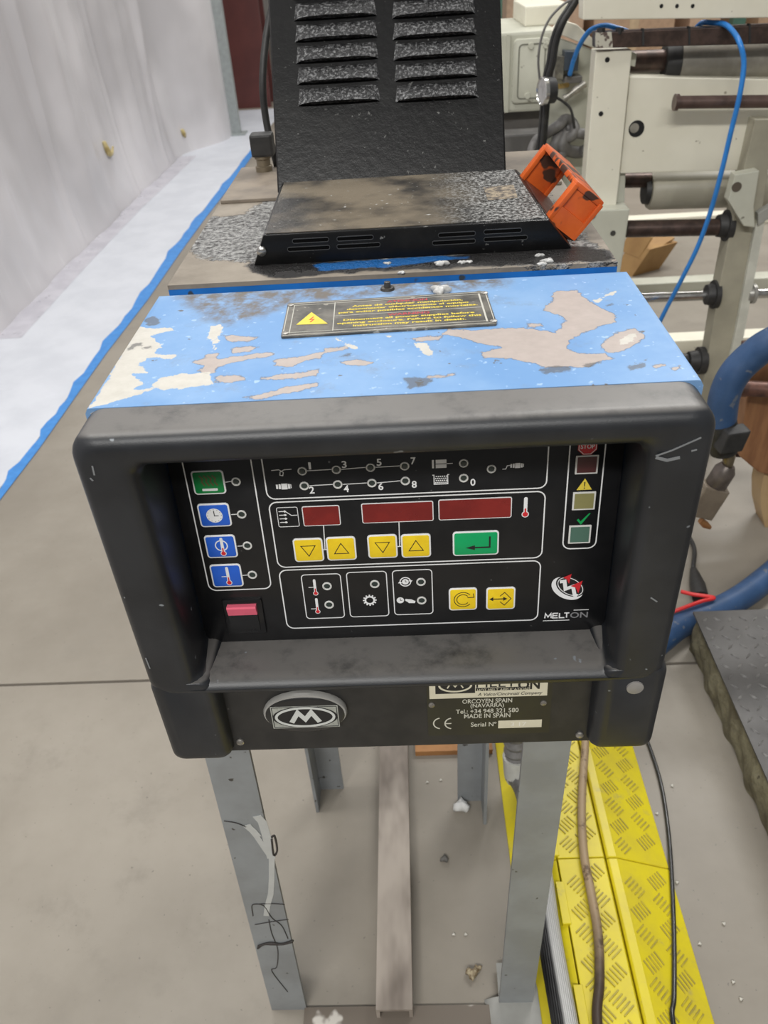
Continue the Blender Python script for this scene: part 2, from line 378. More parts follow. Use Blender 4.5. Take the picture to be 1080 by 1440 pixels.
# ================================================================ THE HOT MELT UNIT
TOP = .97
unit = thing('hot_melt_unit', 'blue and black hot melt glue unit with keypad console on grey stand', 'glue machine', (0, .3, .60))
TL = math.radians(5)
FR = Frame((0, -.0148, .6437), (1, 0, 0), (0, math.sin(TL), math.cos(TL)))     # front plane of the console, w out to the viewer
VT = .3268
FB = Frame((0, -.0148, .6437), (1, 0, 0), (0, 0, 1))                          # upright outer face of the bezel
# --- bezel
m = MB()
def loop(u0, u1, v0, v1, r, w): return [FB.p(u, v, w(v) if callable(w) else w) for u, v in rr(u0, u1, v0, v1, r, 7)]
OU = .2015; VB = .0830; VT = TOP-.0004-.6437; RO = .0105
OL = .2035; loops = [loop(-OL, OU, VB, VT, .016, -.0415), loop(-OL, OU, VB, VT, .016, -.020)]
for k in range(0, 9):
    a = math.radians(90*k/8); i_ = RO*(1-math.cos(a)); w_ = -RO*(1-math.sin(a))-.0006*(8-k)/8
    loops.append(loop(-OL+i_*.8, OU-i_*.8, VB+i_*.9, VT-i_, .016, w_))
loops.append(loop(-.174, .171, .0905, .3105, .010, -.0001))
loops.append(loop(-.169, .166, .0925, .3070, .010, -.0012))
loops.append(loop(-.166, .163, .0955, .3035, .010, -.0040))
loops.append(loop(-.1645, .1615, .0978, .3010, .010, -.0085))
loops.append(loop(-.1640, .1610, .0985, .2995, .010, -.014))
pw = lambda d: (lambda v: -(.0412+.0875*v)+d)
loops.append(loop(-.1665, .1655, .0962, .3060, .012, pw(.0025)))
loops.append(loop(-.1665, .1655, .0955, .3060, .012, pw(-.005)))
m.loft(loops)
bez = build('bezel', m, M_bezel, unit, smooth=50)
# lower corner feet of the bezel
for sgn in (-1, 1):
    m = MB(); a, b = (-.2045, -.1515) if sgn < 0 else (.1515, .2055)
    lp = []
    for wv, ins in ((-.060, 0), (-.012, 0), (-.0065, .001), (-.003, .003), (-.001, .006), (-.0005, .009)):
        lp.append([FB.p(u, v, wv) for u, v in rr(a+ins, b-ins, 0+ins, .100, .009, 5)])
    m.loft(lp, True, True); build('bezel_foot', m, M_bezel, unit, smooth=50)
for sx, pts_ in enumerate((((922, 643), (938, 647), (956, 643)), ((922, 641), (945, 633), (986, 615)), ((972, 634), (980, 632)), ((130, 655), (133, 668)), ((127, 672), (131, 676)), ((205, 925), (211, 940)), ((915, 840), (924, 846)))):
    sk = Ink(FB, .0001, .00025); sk.stroke([tuple(FB.px(*p)) for p in pts_], .0022 if sx == 0 else .0011); sk.done('scuff_mark', flatm('scuff_grey', (.20, .21, .22), .6), bez)
# dimple with a screw cover on the right foot
cu_, cv_ = FB.px(893, 967)
build('screw_cover', lathe(FB.p(cu_, cv_, -.001), FB.n, [(0, .0001), (0, .0068), (.0018, .0066), (.0024, .004), (.0026, .0001)], 20), pm('cover_grey', (.26, .25, .24), rough=.4), unit)
# --- recessed control panel
PW = -.041
PN = Frame(FR.p(0, 0, PW), FR.u, FR.v)
pan = build('control_panel', slab(PN, rr(-.1655, .1648, .0990, .300, .012), -.004, 0, .0006), M_black_panel, unit, smooth=30)
pr = Ink(PN, .00005)                       # printed outlines
LW = .00095
K = lambda n: pr.cut(n, M_white_ink, pan)
def P(x, y): return tuple(PN.px(x, y))
def S(x, y, a, b): return PN.sz(x, y, a, b)
def rect_px(pts): 
    q = np.array([P(*p) for p in pts]); return q[:, 0].min(), q[:, 0].max(), q[:, 1].min(), q[:, 1].max()
VTOP = .292
def openbox(u0, u1, v0, v1, r=.006):       # outline open to the top (it runs up behind the bezel)
    b = rr(u0, u1, v0, v1, r); k = len(b)//4
    pr.stroke([(u0, v1)]+b[2*k:4*k]+[(u1, v1)], LW); K('printed_outline')
def avg(*v): return sum(v)/len(v)
uL = avg(P(259, 660)[0], P(291, 815)[0]); uR = avg(P(354, 655)[0], P(380, 815)[0]); openbox(uL, uR, avg(P(300, 831)[1], P(370, 827)[1]), VTOP)
g1u0 = avg(P(369, 655)[0], P(375, 690)[0]); g1u1 = avg(P(771, 633)[0], P(769, 675)[0]); openbox(g1u0, g1u1, avg(P(385, 702)[1], P(760, 686)[1]), VTOP)
g2 = (avg(P(379, 720)[0], P(390, 785)[0]), avg(P(767, 700)[0], P(762, 770)[0]), avg(P(400, 798)[1], P(750, 784)[1]), avg(P(390, 708)[1], P(760, 689)[1])); pr.stroke(rr(*g2, .006), LW, True); K('printed_outline')
g3 = (avg(P(394, 815)[0], P(403, 875)[0]), avg(P(761, 800)[0], P(755, 862)[0]), avg(P(415, 883)[1], P(745, 872)[1]), avg(P(405, 803)[1], P(750, 787)[1])); pr.stroke(rr(*g3, .006), LW, True); K('printed_outline')
for bx in ([(424, 809), (479, 806), (484, 868), (431, 870)], [(488, 805), (543, 803), (547, 865), (492, 868)], [(552, 803), (607, 800), (609, 862), (555, 865)]):
    q = np.array([P(*p) for p in bx]); pr.stroke(rr(avg(q[0, 0], q[3, 0]), avg(q[1, 0], q[2, 0]), avg(q[2, 1], q[3, 1]), avg(q[0, 1], q[1, 1]), .003), LW*.8, True); K('printed_outline')
openbox(avg(P(802, 640)[0], P(791, 755)[0]), avg(P(852, 640)[0], P(837, 755)[0]), P(815, 771)[1], VTOP)
# LED rings and their joining lines
ring_px = [(332, 677), (340, 723), (348, 767), (355, 808), (425, 662), (473, 660), (521, 657), (569, 655), (428, 683), (475, 681), (523, 679), (570, 676),
           (652, 651), (652, 672), (691, 659), (460, 824), (463, 850), (527, 821), (592, 818), (593, 844)]
for x, y in ring_px:
    c_ = P(x, y); r_ = S(x, y, 13.5, 13.5)[0]/2
    o = build('indicator_ring', lathe(PN.p(*c_, 0), PN.n, [(0, r_), (.0006, r_), (.0009, r_*.92), (.0009, r_*.72), (.0003, r_*.66)], 20), M_ring, unit)
    build('led_lens', lathe(PN.p(*c_, 0), PN.n, [(.0002, r_*.68), (.0006, r_*.55), (.0008, .0001)], 16), M_led, o)
for a, b in [((317, 678), (325, 677)), ((325, 723.5), (333, 723)), ((334, 768), (341, 767.5)), ((341, 809), (348, 808.5))]+[((ring_px[i][0]+7, ring_px[i][1]), (ring_px[i+1][0]-7, ring_px[i+1][1])) for i in (4, 5, 6, 8, 9, 10)]:
    pr.stroke([P(*a), P(*b)], .0006); K('printed_line')
for t, x, y in [('1', 435.5, 655), ('3', 484, 653), ('5', 533, 650), ('7', 581, 648), ('2', 438.5, 689), ('4', 487, 687), ('6', 535.5, 684), ('8', 582.5, 681), ('0', 665, 678)]:
    hgt = S(x, y, 8, 10)[1]; wd_ = hgt*.62*(.5 if t == '1' else 1); pr.text(t, P(x, y), wd_, hgt, .02); K('printed_numeral')
# connecting stems of the displays
pr.stroke([P(455, 739), P(457, 772)], .0007); pr.stroke([P(455, 773), P(461, 772.5)], .0007); K('printed_line'); pr.stroke([P(561, 734), P(562, 768)], .0007); pr.stroke([P(557, 768.5), P(566, 768)], .0007); K('printed_line')
# hub icon, nozzle, hose, pump, tank and gun icons
hc = P(405, 727); hw, hh = S(405, 727, 29, 27); pr.stroke(rr(hc[0]-hw/2, hc[0]+hw/2, hc[1]-hh/2, hc[1]+hh/2, .0012), .0005, True)
for k in range(4):
    yy = hc[1]+hh*(.30-.19*k); pr.stroke([(hc[0]-hw*.42, yy), (hc[0]-hw*.05, yy)], .0006); pr.poly(circ((hc[0]-hw*.12, yy), .0009, 10))
pr.stroke([(hc[0]-hw*.1, hc[1]+hh*.30), (hc[0]+hw*.18, hc[1]+hh*.08), (hc[0]+hw*.46, hc[1]+hh*.08)], .0006)
K('zone_symbol')
c_ = P(396, 663); pr.stroke([(c_[0]-.0075, c_[1]+.0012), (c_[0]-.002, c_[1]+.0016), (c_[0]+.0012, c_[1]-.0008), (c_[0]+.0004, c_[1]-.0036), (c_[0]-.0016, c_[1]-.0030), (c_[0]-.0012, c_[1]-.0004), (c_[0]+.002, c_[1]+.0014), (c_[0]+.0075, c_[1]+.0016)], .0006)
def hoseicon(x, y, k=1.):
    c_ = P(x, y)
    for u0, u1, h_ in ((-.0062, -.0048, .0018), (-.0042, -.0026, .0020), (-.0022, .0022, .0024), (.0026, .0042, .0020), (.0046, .0052, .0016)):
        pr.poly([(c_[0]+u0*k, c_[1]-h_*k), (c_[0]+u1*k, c_[1]-h_*k), (c_[0]+u1*k, c_[1]+h_*k), (c_[0]+u0*k, c_[1]+h_*k)])
K('hose_symbol'); hoseicon(400, 684); K('hose_symbol')
c_ = P(728, 653.5); hoseicon(728, 654.5, .85); pr.stroke([(c_[0]-.0053, c_[1]-.0003), (c_[0]-.0075, c_[1]-.0003), (c_[0]-.0085, c_[1]-.0030), (c_[0]-.0110, c_[1]-.0030)], .0006); K('gun_symbol')
c_ = P(622, 652)
for u0, u1, v0, v1 in ((-.0075, -.0060, -.0034, .0034), (-.0048, .0030, .0003, .0034), (-.0048, .0030, -.0034, -.0003)):
    pr.poly([(c_[0]+u0, c_[1]+v0), (c_[0]+u1, c_[1]+v0), (c_[0]+u1, c_[1]+v1), (c_[0]+u0, c_[1]+v1)])
pr.stroke([(c_[0]+.003, c_[1]), (c_[0]+.0075, c_[1])], .0006); K('pump_symbol')
c_ = P(620, 674); pr.stroke([(c_[0]-.0062, c_[1]+.0038), (c_[0]-.0050, c_[1]+.0038), (c_[0]-.0050, c_[1]-.0038), (c_[0]+.0050, c_[1]-.0038), (c_[0]+.0050, c_[1]+.0038), (c_[0]+.0062, c_[1]+.0038)], .0007)
for a in range(6):
    for b in range(4): pr.poly(circ((c_[0]-.0038+a*.0015+(b % 2)*.0005, c_[1]-.0026+b*.0017), .00058, 6))
K('tank_symbol')
# small thermometers (white glass; red bulbs come on a second ink)
rd = Ink(PN, .00018)
def thermo(ink, rink, c_, h_, arrow=0, wd=.0017):
    ink.poly(rr(c_[0]-wd*.62, c_[0]+wd*.62, c_[1]-h_*.30, c_[1]+h_*.5, wd*.6, 3)); ink.poly(circ((c_[0], c_[1]-h_*.36), wd*1.25, 14))
    rink.poly(circ((c_[0], c_[1]-h_*.36), wd*.95, 14)); rink.poly(rr(c_[0]-wd*.28, c_[0]+wd*.28, c_[1]-h_*.3, c_[1]-h_*.06, wd*.2, 2))
    if arrow: ink.stroke([(c_[0]-.0052, c_[1]+arrow), (c_[0]-.0008, c_[1]+arrow)], .0006)
for a_ in ((P(739, 713), S(739, 713, 9, 28)[1], 0, .0022), (P(443, 826), S(443, 826, 8, 23)[1], .0003), (P(446, 852), S(446, 852, 8, 22)[1], -.0028)):
    thermo(pr, rd, *a_); K('thermometer_symbol'); rd.cut('thermometer_fill', M_red_ink, pan)
# gear
c_ = P(520, 844); gr_ = S(520, 844, 19, 19)[0]/2; pr.ring(c_, gr_*.66, gr_*.26)
for k in range(12):
    a = 2*math.pi*k/12; ca, sa = math.cos(a), math.sin(a); pr.stroke([(c_[0]+gr_*.76*ca, c_[1]+gr_*.76*sa), (c_[0]+gr_*1.02*ca, c_[1]+gr_*1.02*sa)], gr_*.22)
K('gear_symbol')
# clock with arrows, clock with hand
def arc(ink, c_, r, a0, a1, wd, n=14): ink.stroke([(c_[0]+r*math.cos(math.radians(a0+(a1-a0)*k/n)), c_[1]+r*math.sin(math.radians(a0+(a1-a0)*k/n))) for k in range(n+1)], wd)
bk = Ink(PN, .00018)
c_ = P(570, 818); arc(pr, c_, .0042, 15, 165, .0009); arc(pr, c_, .0042, 195, 345, .0009); pr.poly(circ(c_, .0027, 16)); bk.stroke([(c_[0], c_[1]+.0018), c_, (c_[0]+.0014, c_[1])], .0005)
for s_ in (1, -1): pr.poly([(c_[0]+s_*.0058, c_[1]+s_*.0012), (c_[0]+s_*.0026, c_[1]+s_*.0012), (c_[0]+s_*.0042, c_[1]-s_*.0012)])
K('clock_symbol'); bk.cut('clock_hands', M_black_ink, pan)
c_ = P(563, 844); pr.poly(circ(c_, .0030, 16)); bk.stroke([(c_[0], c_[1]+.0020), c_, (c_[0]+.0016, c_[1])], .0005)
K('clock_symbol'); bk.cut('clock_hands', M_black_ink, pan)
c_ = P(577, 845); pr.poly([(c_[0]-.0040, c_[1]+.0022), (c_[0]+.0010, c_[1]+.0016), (c_[0]+.0042, c_[1]-.0004), (c_[0]+.0036, c_[1]-.0022), (c_[0]-.0012, c_[1]-.0020), (c_[0]-.0026, c_[1]-.0004), (c_[0]-.0040, c_[1]+.0004)])
K('hand_symbol')
# lettering under the round logo
c_ = P(796, 865); wl, hl = S(796, 865, 62, 8); 
for q_, seg in enumerate(([[(0, 0), (.08, 1), (.5, .25), (.92, 1), (1, 0)]], [[(1, 1), (0, 1), (0, 0), (1, 0)], [(0, .5), (.9, .5)]], [[(0, 1), (0, 0), (1, 0)]], [[(0, 1), (1, 1)], [(.5, 1), (.5, 0)]])):
    for sg in seg: pr.stroke([(c_[0]-wl*.48+wl*((0, .18, .33, .435)[q_]+a_*(.145 if q_ == 0 else .115)), c_[1]+hl*.8*(b_-.5)) for a_, b_ in sg], hl*.17)

on = Ink(PN, .00018); on.text('ON', (c_[0]+wl*.29, c_[1]), wl*.40, hl, .015)
pr.stroke([(c_[0]-wl*.52, c_[1]-hl*.85), (c_[0]+wl*.08, c_[1]-hl*.85)], .0006); pr.stroke([(c_[0]+wl*.16, c_[1]+hl*.85), (c_[0]+wl*.5, c_[1]+hl*.85)], .0006)
K('maker_lettering')
# round logo: tilted thick ring with a zigzag
c_ = P(800, 826); R0 = S(800, 826, 50, 40)[0]/2; rot = math.radians(-38)
outer = circ((c_[0]-.0012, c_[1]-.0008), R0*1.02, 40, R0*.68, rot); pr.poly(outer)
bk.poly(circ((c_[0]+.0010, c_[1]+.0010), R0*.93, 40, R0*.60, rot))
lw2 = Ink(PN, .00034); lw2.stroke(circ((c_[0]+.0010, c_[1]+.0010), R0*.82, 40, R0*.50, rot), .0006, True)
zl = lambda X_, Y_: P(760+X_/4.5, 800+Y_/4.5)
lw2.stroke([zl(*p) for p in ((122, 80), (152, 76), (158, 126), (205, 108), (216, 164), (232, 168))], .0030)
rd2 = Ink(PN, .00050); rd2.poly([zl(*p) for p in ((143, 52), (196, 30), (180, 92), (166, 64))]); rd2.poly([zl(*p) for p in ((190, 106), (266, 72), (238, 152), (222, 116))])
K('logo_ring'); bk.cut('logo_disc', M_black_ink, pan)
on.done('outlined_lettering', flatm('grey_ink', (.22, .22, .23)), pan); lw2.done('logo_zigzag', M_white_ink, pan); rd2.done('logo_points', M_red_ink, pan)
# --- keys
def key(x, y, wp, hp, mat, lab=None, mats=M_white_ink):
    c_ = P(x, y); a, b = S(x, y, wp, hp); u0, u1, v0, v1 = c_[0]-a/2, c_[0]+a/2, c_[1]-b/2, c_[1]+b/2
    o = build('push_button', slab(PN, rr(u0, u1, v0, v1, .0028), 0, .0008, .0005), mats, unit, smooth=30)
    k = .00125
    build('key_face', slab(PN, rr(u0+k, u1-k, v0+k, v1-k, .0018), .0007, .0011, .0003), mat, o, smooth=30)
    if lab: o['label'] = lab
    return o, c_, a, b
KI = .0011
def tri(c_, r, up): s_ = 1 if up else -1; return [(c_[0]-r, c_[1]-s_*r*.75), (c_[0]+r, c_[1]-s_*r*.75), (c_[0], c_[1]+s_*r*.95)]
for x, y, up in ((434, 773, 0), (480, 771, 1), (538, 768, 0), (585, 767, 1)):
    o, c_, a, b = key(x, y, 42, 33, M_yellow_key, 'yellow key with %s triangle' % ('an upward' if up else 'a downward'))
    Ink(PN, KI).stroke(tri(c_, a*.24, up), .0006, True).done('key_symbol', M_black_ink, o)
o, c_, a, b = key(669, 763.5, 65, 34, M_green_key, 'wide green enter key with a bent arrow')
i_ = Ink(PN, KI); i_.stroke([(c_[0]+a*.30, c_[1]+b*.28), (c_[0]+a*.30, c_[1]-b*.16), (c_[0]-a*.02, c_[1]-b*.16)], .0013); i_.poly([(c_[0]-a*.02, c_[1]-b*.16-.0022), (c_[0]-a*.02, c_[1]-b*.16+.0022), (c_[0]-a*.22, c_[1]-b*.16)]); i_.done('key_symbol', M_black_ink, o)
o, c_, a, b = key(651, 842, 40, 31, M_yellow_key, 'yellow key with a circular arrow')
i_ = Ink(PN, KI); arc(i_, c_, .0072, 40, 320, .0006); arc(i_, c_, .0050, 40, 320, .0006); i_.stroke([(c_[0]+.0082, c_[1]+.0058), (c_[0]+.0088, c_[1]+.0020), (c_[0]+.0036, c_[1]+.0018)], .0006); i_.done('key_symbol', M_black_ink, o)
i2 = Ink(PN, KI-.0002); arc(i2, c_, .0061, 40, 320, .0020); i2.done('arrow_fill', flatm('pale_yellow', (.80, .74, .50)), o)
o, c_, a, b = key(704, 841, 41, 31, M_yellow_key, 'yellow key with a double arrow and diamond')
i_ = Ink(PN, KI); i_.stroke([(c_[0]-.0006, c_[1]+.0028), (c_[0]+.0030, c_[1]+.0064), (c_[0]+.0082, c_[1]), (c_[0]+.0030, c_[1]-.0064), (c_[0]-.0006, c_[1]-.0028)], .0006)
i_.stroke([(c_[0]-.0075, c_[1]), (c_[0]+.0035, c_[1])], .0009)
for s_ in (-1, 1): i_.poly([(c_[0]-.0020+s_*.0072, c_[1]), (c_[0]-.0020+s_*.0040, c_[1]+.0020), (c_[0]-.0020+s_*.0040, c_[1]-.0020)])
i_.done('key_symbol', M_black_ink, o)
o, c_, a, b = key(293.5, 678, 46, 34, M_green_dk, 'dark green heating key with wavy heat symbol')
i_ = Ink(PN, KI)
for k in range(4): i_.stroke([(c_[0]-.0062+k*.0032, c_[1]+.0062), (c_[0]-.0040+k*.0032, c_[1]+.0036), (c_[0]-.0048+k*.0032, c_[1]+.0008), (c_[0]-.0030+k*.0032, c_[1]-.0026)], .0013)
i_.done('key_symbol', flatm('brown_ink', (.10, .11, .035)), o)
i_ = Ink(PN, KI); i_.poly(rr(c_[0]-.0055, c_[0]+.0060, c_[1]-.0068, c_[1]-.0048, .0004)); i_.done('heater_plate', M_white_ink, o)
o, c_, a, b = key(302, 724, 45, 33, M_blue_key, 'blue key with a white clock face')
Ink(PN, KI).poly(circ(c_, .0062, 26)).done('clock_face', M_white_ink, o)
i_ = Ink(PN, KI+.00013); i_.stroke([(c_[0], c_[1]+.0042), (c_[0], c_[1]-.0002), (c_[0]+.0032, c_[1]-.0002)], .0006)
for k in range(12): a_ = math.pi*k/6; i_.poly(circ((c_[0]+.0053*math.cos(a_), c_[1]+.0053*math.sin(a_)), .0003, 6))
i_.done('clock_hands', M_black_ink, o)
for x, y, loop_ in ((311, 768, 1), (319, 809, 0)):
    o, c_, a, b = key(x, y, 44, 32, M_blue_key, 'blue key with a thermometer' + (' and a ring' if loop_ else ''))
    i_ = Ink(PN, KI); r_ = Ink(PN, KI+.00013); thermo(i_, r_, (c_[0]+.0012, c_[1]), b*.80, 0 if loop_ else -.0004, .0019)
    if loop_: i_.ring((c_[0]+.0006, c_[1]+.0012), .0046, .0009)
    i_.done('thermometer', M_white_ink, o); r_.done('thermometer_bulb', M_red_ink, o)
# --- displays
for x, y, a, b in ((452, 725, 53, 28), (559, 720, 101, 28), (668, 715, 103, 29)):
    c_ = P(x, y); a, b = S(x, y, a, b); u0, u1, v0, v1 = c_[0]-a/2, c_[0]+a/2, c_[1]-b/2, c_[1]+b/2
    o = build('display_window', slab(PN, rr(u0, u1, v0, v1, .0016), 0, .0004, 0), M_white_ink, unit, smooth=30)
    build('display_glass', slab(PN, rr(u0+.0007, u1-.0007, v0+.0007, v1-.0007, .0010), .0003, .0006), M_red_disp, o, smooth=30)
# --- status lamps with their symbols
for x, y, a, b, mt in ((825, 653, 32, 26, M_lamp_r), (821, 704, 32, 25, M_lamp_y), (815, 751, 31, 25, M_lamp_g)):
    c_ = P(x, y); a, b = S(x, y, a, b); u0, u1, v0, v1 = c_[0]-a/2, c_[0]+a/2, c_[1]-b/2, c_[1]+b/2
    o = build('status_lamp', slab(PN, rr(u0, u1, v0, v1, .0004), 0, .0006), M_ring, unit, smooth=30)
    build('lamp_lens', slab(PN, rr(u0+.0013, u1-.0013, v0+.0013, v1-.0013, .0003), .0005, .0010), mt, o, smooth=30)
c_ = P(826.5, 627.5); st_ = Ink(PN, .00005); st_.poly(circ(c_, .0074, 8, None, math.pi/8)); st_.done('stop_symbol', M_red_ink, pan)
Ink(PN, .0002).stroke(circ(c_, .0066, 8, None, math.pi/8), .0005, True).text('STOP', c_, .0100, .0036, .02).done('stop_lettering', M_white_ink, pan)
c_ = P(822, 682); Ink(PN, .00005).poly([(c_[0]-.0056, c_[1]-.0040), (c_[0]+.0056, c_[1]-.0040), (c_[0], c_[1]+.0056)]).done('warning_symbol', M_warn_yellow, pan)
Ink(PN, .0002).poly([(c_[0]-.0005, c_[1]+.0026), (c_[0]-.00025, c_[1]-.0012), (c_[0]+.00025, c_[1]-.0012), (c_[0]+.0005, c_[1]+.0026)]).poly(circ((c_[0], c_[1]-.0025), .0005, 8)).done('warning_mark', M_black_ink, pan)
c_ = P(820, 730); Ink(PN, .00005).poly([(c_[0]-.0048, c_[1]-.0006), (c_[0]-.0036, c_[1]+.0006), (c_[0]-.0018, c_[1]-.0018), (c_[0]+.0040, c_[1]+.0050), (c_[0]+.0052, c_[1]+.0050), (c_[0]-.0014, c_[1]-.0048)]).done('check_symbol', flatm('green_ink', (.0, .33, .08)), pan)
# --- rocker switch
c_ = P(344, 866); a, b = S(344, 866, 56, 48); u0, u1, v0, v1 = c_[0]-a/2, c_[0]+a/2, c_[1]-b/2, c_[1]+b/2
o = build('rocker_switch', slab(PN, rr(u0, u1, v0, v1, .0015), 0, .0020, .0008), M_rock_blk, unit, smooth=30)
u0 += .0045; u1 -= .0045; v0 += .004; v1 -= .004; vm = v1-.0095
m = MB(); m.prism([PN.p(u0, v1, .0018), PN.p(u0, v1, .0062), PN.p(u0, v1-.0015, .0068), PN.p(u0, vm, .0045), PN.p(u0, vm, .0018)], FR.u*(u1-u0)); build('rocker_lens', m, M_pink, o, smooth=20)
m = MB(); m.prism([PN.p(u0, vm, .0018), PN.p(u0, vm, .0044), PN.p(u0, v0+.002, .0030), PN.p(u0, v0, .0026), PN.p(u0, v0, .0018)], FR.u*(u1-u0)); build('rocker_base', m, M_rock_blk, o, smooth=20)

# --- apron under the lip with badge and name plate
AW = -.012
AP = Frame(FR.p(0, 0, AW), FR.u, FR.v)
ap = build('apron', slab(AP, rr(-.156, .158, .0015, .0865, .001), -.004, 0), M_apron, unit, smooth=0)
for x, y in ((338, 1043), (815, 1033)):
    c_ = AP.px(x, y); o = build('screw', lathe(AP.p(*c_, 0), AP.n, [(0, .0001), (0, .0036), (.0012, .0034), (.0022, .0020), (.0024, .0001)], 16), M_steel, ap)
# oval badge
c_ = AP.px(430, 997.5); bw, bh = AP.sz(430, 997, 116, 52)
def ell(rx, ry, w_, dv=0.): return [AP.p(c_[0]+rx*math.cos(2*math.pi*k/48), c_[1]+dv+ry*math.sin(2*math.pi*k/48), w_) for k in range(48)]
bd = build('badge', MB().loft([ell(bw/2, bh/2, 0), ell(bw/2, bh/2, .004), ell(bw/2*.97, bh/2*.94, .0062), ell(bw/2*.90, bh/2*.84, .0070)], True, True), pm('badge_black', (.02, .02, .02), rough=.3), unit, smooth=40)
build('badge_rim', MB().loft([ell(bw/2*1.0, bh/2*1.0, .0005, .001), ell(bw/2*1.02, bh/2*1.03, .004, .001), ell(bw/2*.99, bh/2*.97, .0062, .001), ell(bw/2*.95, bh/2*.90, .0064, .001)], False, False), pm('badge_rim', (.30, .295, .28), rough=.4), bd, smooth=40)
BF = Frame(AP.p(c_[0], c_[1]-.0015, .0071), AP.u, AP.v); rw, rh = bw*.405, bh*.33
b1 = Ink(BF, 0.); b1.poly(rr(-rw, rw, -rh*.88, rh*.88, .0004)); b1.done('badge_plate', pm('badge_silver', (.46, .48, .45), (.38, .40, .37), 200, .3, .4), bd)
b2 = Ink(BF, .00014); b2.stroke(rr(-rw*.96, rw*.96, -rh*.80, rh*.80, .0004), .0006, True); b2.poly(circ((0, 0), rw*.97, 40, rh*.86)); b2.done('badge_oval', M_black_ink, bd)
b3 = Ink(BF, .00028); b3.stroke(circ((0, 0), rw*.86, 40, rh*.74), rh*.16, True); b3.stroke([(-rw*.42, -rh*.42), (-rw*.20, rh*.38), (0, -rh*.18), (rw*.20, rh*.38), (rw*.42, -rh*.42)], rh*.30); b3.done('badge_letter', pm('badge_silver_letter', (.55, .57, .55), rough=.3), bd)
# rating plate
def A(x, y): return tuple(AP.px(x, y))
def AS(x, y, a, b): return AP.sz(x, y, a, b)
q0, q1 = A(600, 975), A(772, 1027)
npl = build('rating_plate', slab(AP, rr(q0[0], q1[0], q1[1]-.002, .0815, .001), 0, .0006), pm('rating_black', (.018, .017, .012), (.026, .025, .013), 20, .35), unit, smooth=0)
NP = Frame(AP.p(0, 0, .0007), AP.u, AP.v)
def T(ink, t, x, y, wpx, hpx, bold=.012, shear=0.):
    a, b = AS(x, y, wpx, hpx); ink.text(t, A(x, y), a, b, bold, shear)
cr = Ink(NP, 0.); l_ = A(604, 981); r_ = A(769, 978)
cv = (l_[1]+r_[1])/2; cr.poly([(l_[0], cv), (r_[0], cv), (r_[0], .0805), (l_[0], .0805)])
wk = Ink(NP, .0)
T(wk, 'ORCOYEN SPAIN', 685, 984.6, 70, 6); T(wk, '(NAVARRA)', 685, 991.6, 47, 7); T(wk, 'Tel.: +34 948 321 580', 685, 998.6, 88, 6); T(wk, 'MADE IN SPAIN', 685, 1005.4, 65, 6); T(wk, 'Serial Nº', 680, 1017.5, 36, 6)
a, b = AS(622, 1016, 13, 16); 
for k, x in enumerate((616, 632)):
    cc = A(x, 1016.4); arc(wk, (cc[0]+b*.18, cc[1]), b*.46, 100, 260, .0011)
    if k: wk.stroke([(cc[0]-b*.26, cc[1]), (cc[0]+b*.12, cc[1])], .0010)
wk.done('plate_lettering', flatm('pale_ink', (.55, .54, .46)), npl)
s_ = A(731, 1017); a, b = AS(731, 1017, 61, 10.5); cr.poly(rr(s_[0]-a/2, s_[0]+a/2, s_[1]-b/2, s_[1]+b/2, .0002)); cr.done('plate_cream_fields', M_cream_ink, npl)
sn = Ink(NP, .00013); T(sn, '3 17', 729, 1017, 22, 5.5, .01); sn.done('serial_scratches', flatm('scratch', (.72, .70, .62)), npl)
kb = Ink(NP, .00013); T(kb, 'A Valco/Cincinnati Company', 717, 974.8, 91, 5.6, .01, .25)
cm = A(640, 966); mw, mh = AS(640, 966, 56, 24); kb.poly([(cm[0]-mw/2, cm[1]-mh*.34), (cm[0]+mw/2, cm[1]-mh*.34), (cm[0]+mw/2, cm[1]+mh*.62), (cm[0]-mw/2, cm[1]+mh*.62)])
tb = A(712, 965); tw, th_ = AS(712, 965, 90, 12); kb.poly([(tb[0]-tw*.48, tb[1]-th_*.36), (tb[0]+tw*.36, tb[1]-th_*.36), (tb[0]+tw*.36, tb[1]-th_*.02), (tb[0]-tw*.48, tb[1]-th_*.02)])
kb.text('ON', (tb[0]+tw*.35, tb[1]+th_*.22), tw*.34, th_*1.15, .03); kb.stroke([(tb[0]-tw*.48, tb[1]+th_*.85), (tb[0]+tw*.14, tb[1]+th_*.85)], .0004)
for a0, a1 in (('MELT', 0),): kb.text('MELT', (tb[0]-tw*.16, tb[1]+th_*.46), tw*.62, th_*.86, .0)
kb.done('plate_dark_print', M_black_ink, npl)
kw = Ink(NP, .00026); kw.stroke(circ((cm[0], cm[1]+mh*.14), mw*.40, 30, mh*.36), .0016, True); kw.stroke([(cm[0]-mw*.2, cm[1]-mh*.02), (cm[0]-mw*.10, cm[1]+mh*.30), (cm[0], cm[1]+mh*.06), (cm[0]+mw*.10, cm[1]+mh*.30), (cm[0]+mw*.2, cm[1]-mh*.02)], .0011)
T(kw, 'HOT MELT APPLICATIONS', 708, 968.2, 74, 3.6, .0); kw.done('plate_light_print', M_cream_ink, npl)
for x, y in ((607, 990.5), (764, 987.5)):
    cc = A(x, y); build('rivet', lathe(AP.p(*cc, .0006), AP.n, [(0, .0001), (0, .0028), (.0008, .0026), (.0014, .0014), (.0014, .0001)], 14), M_steel, npl)

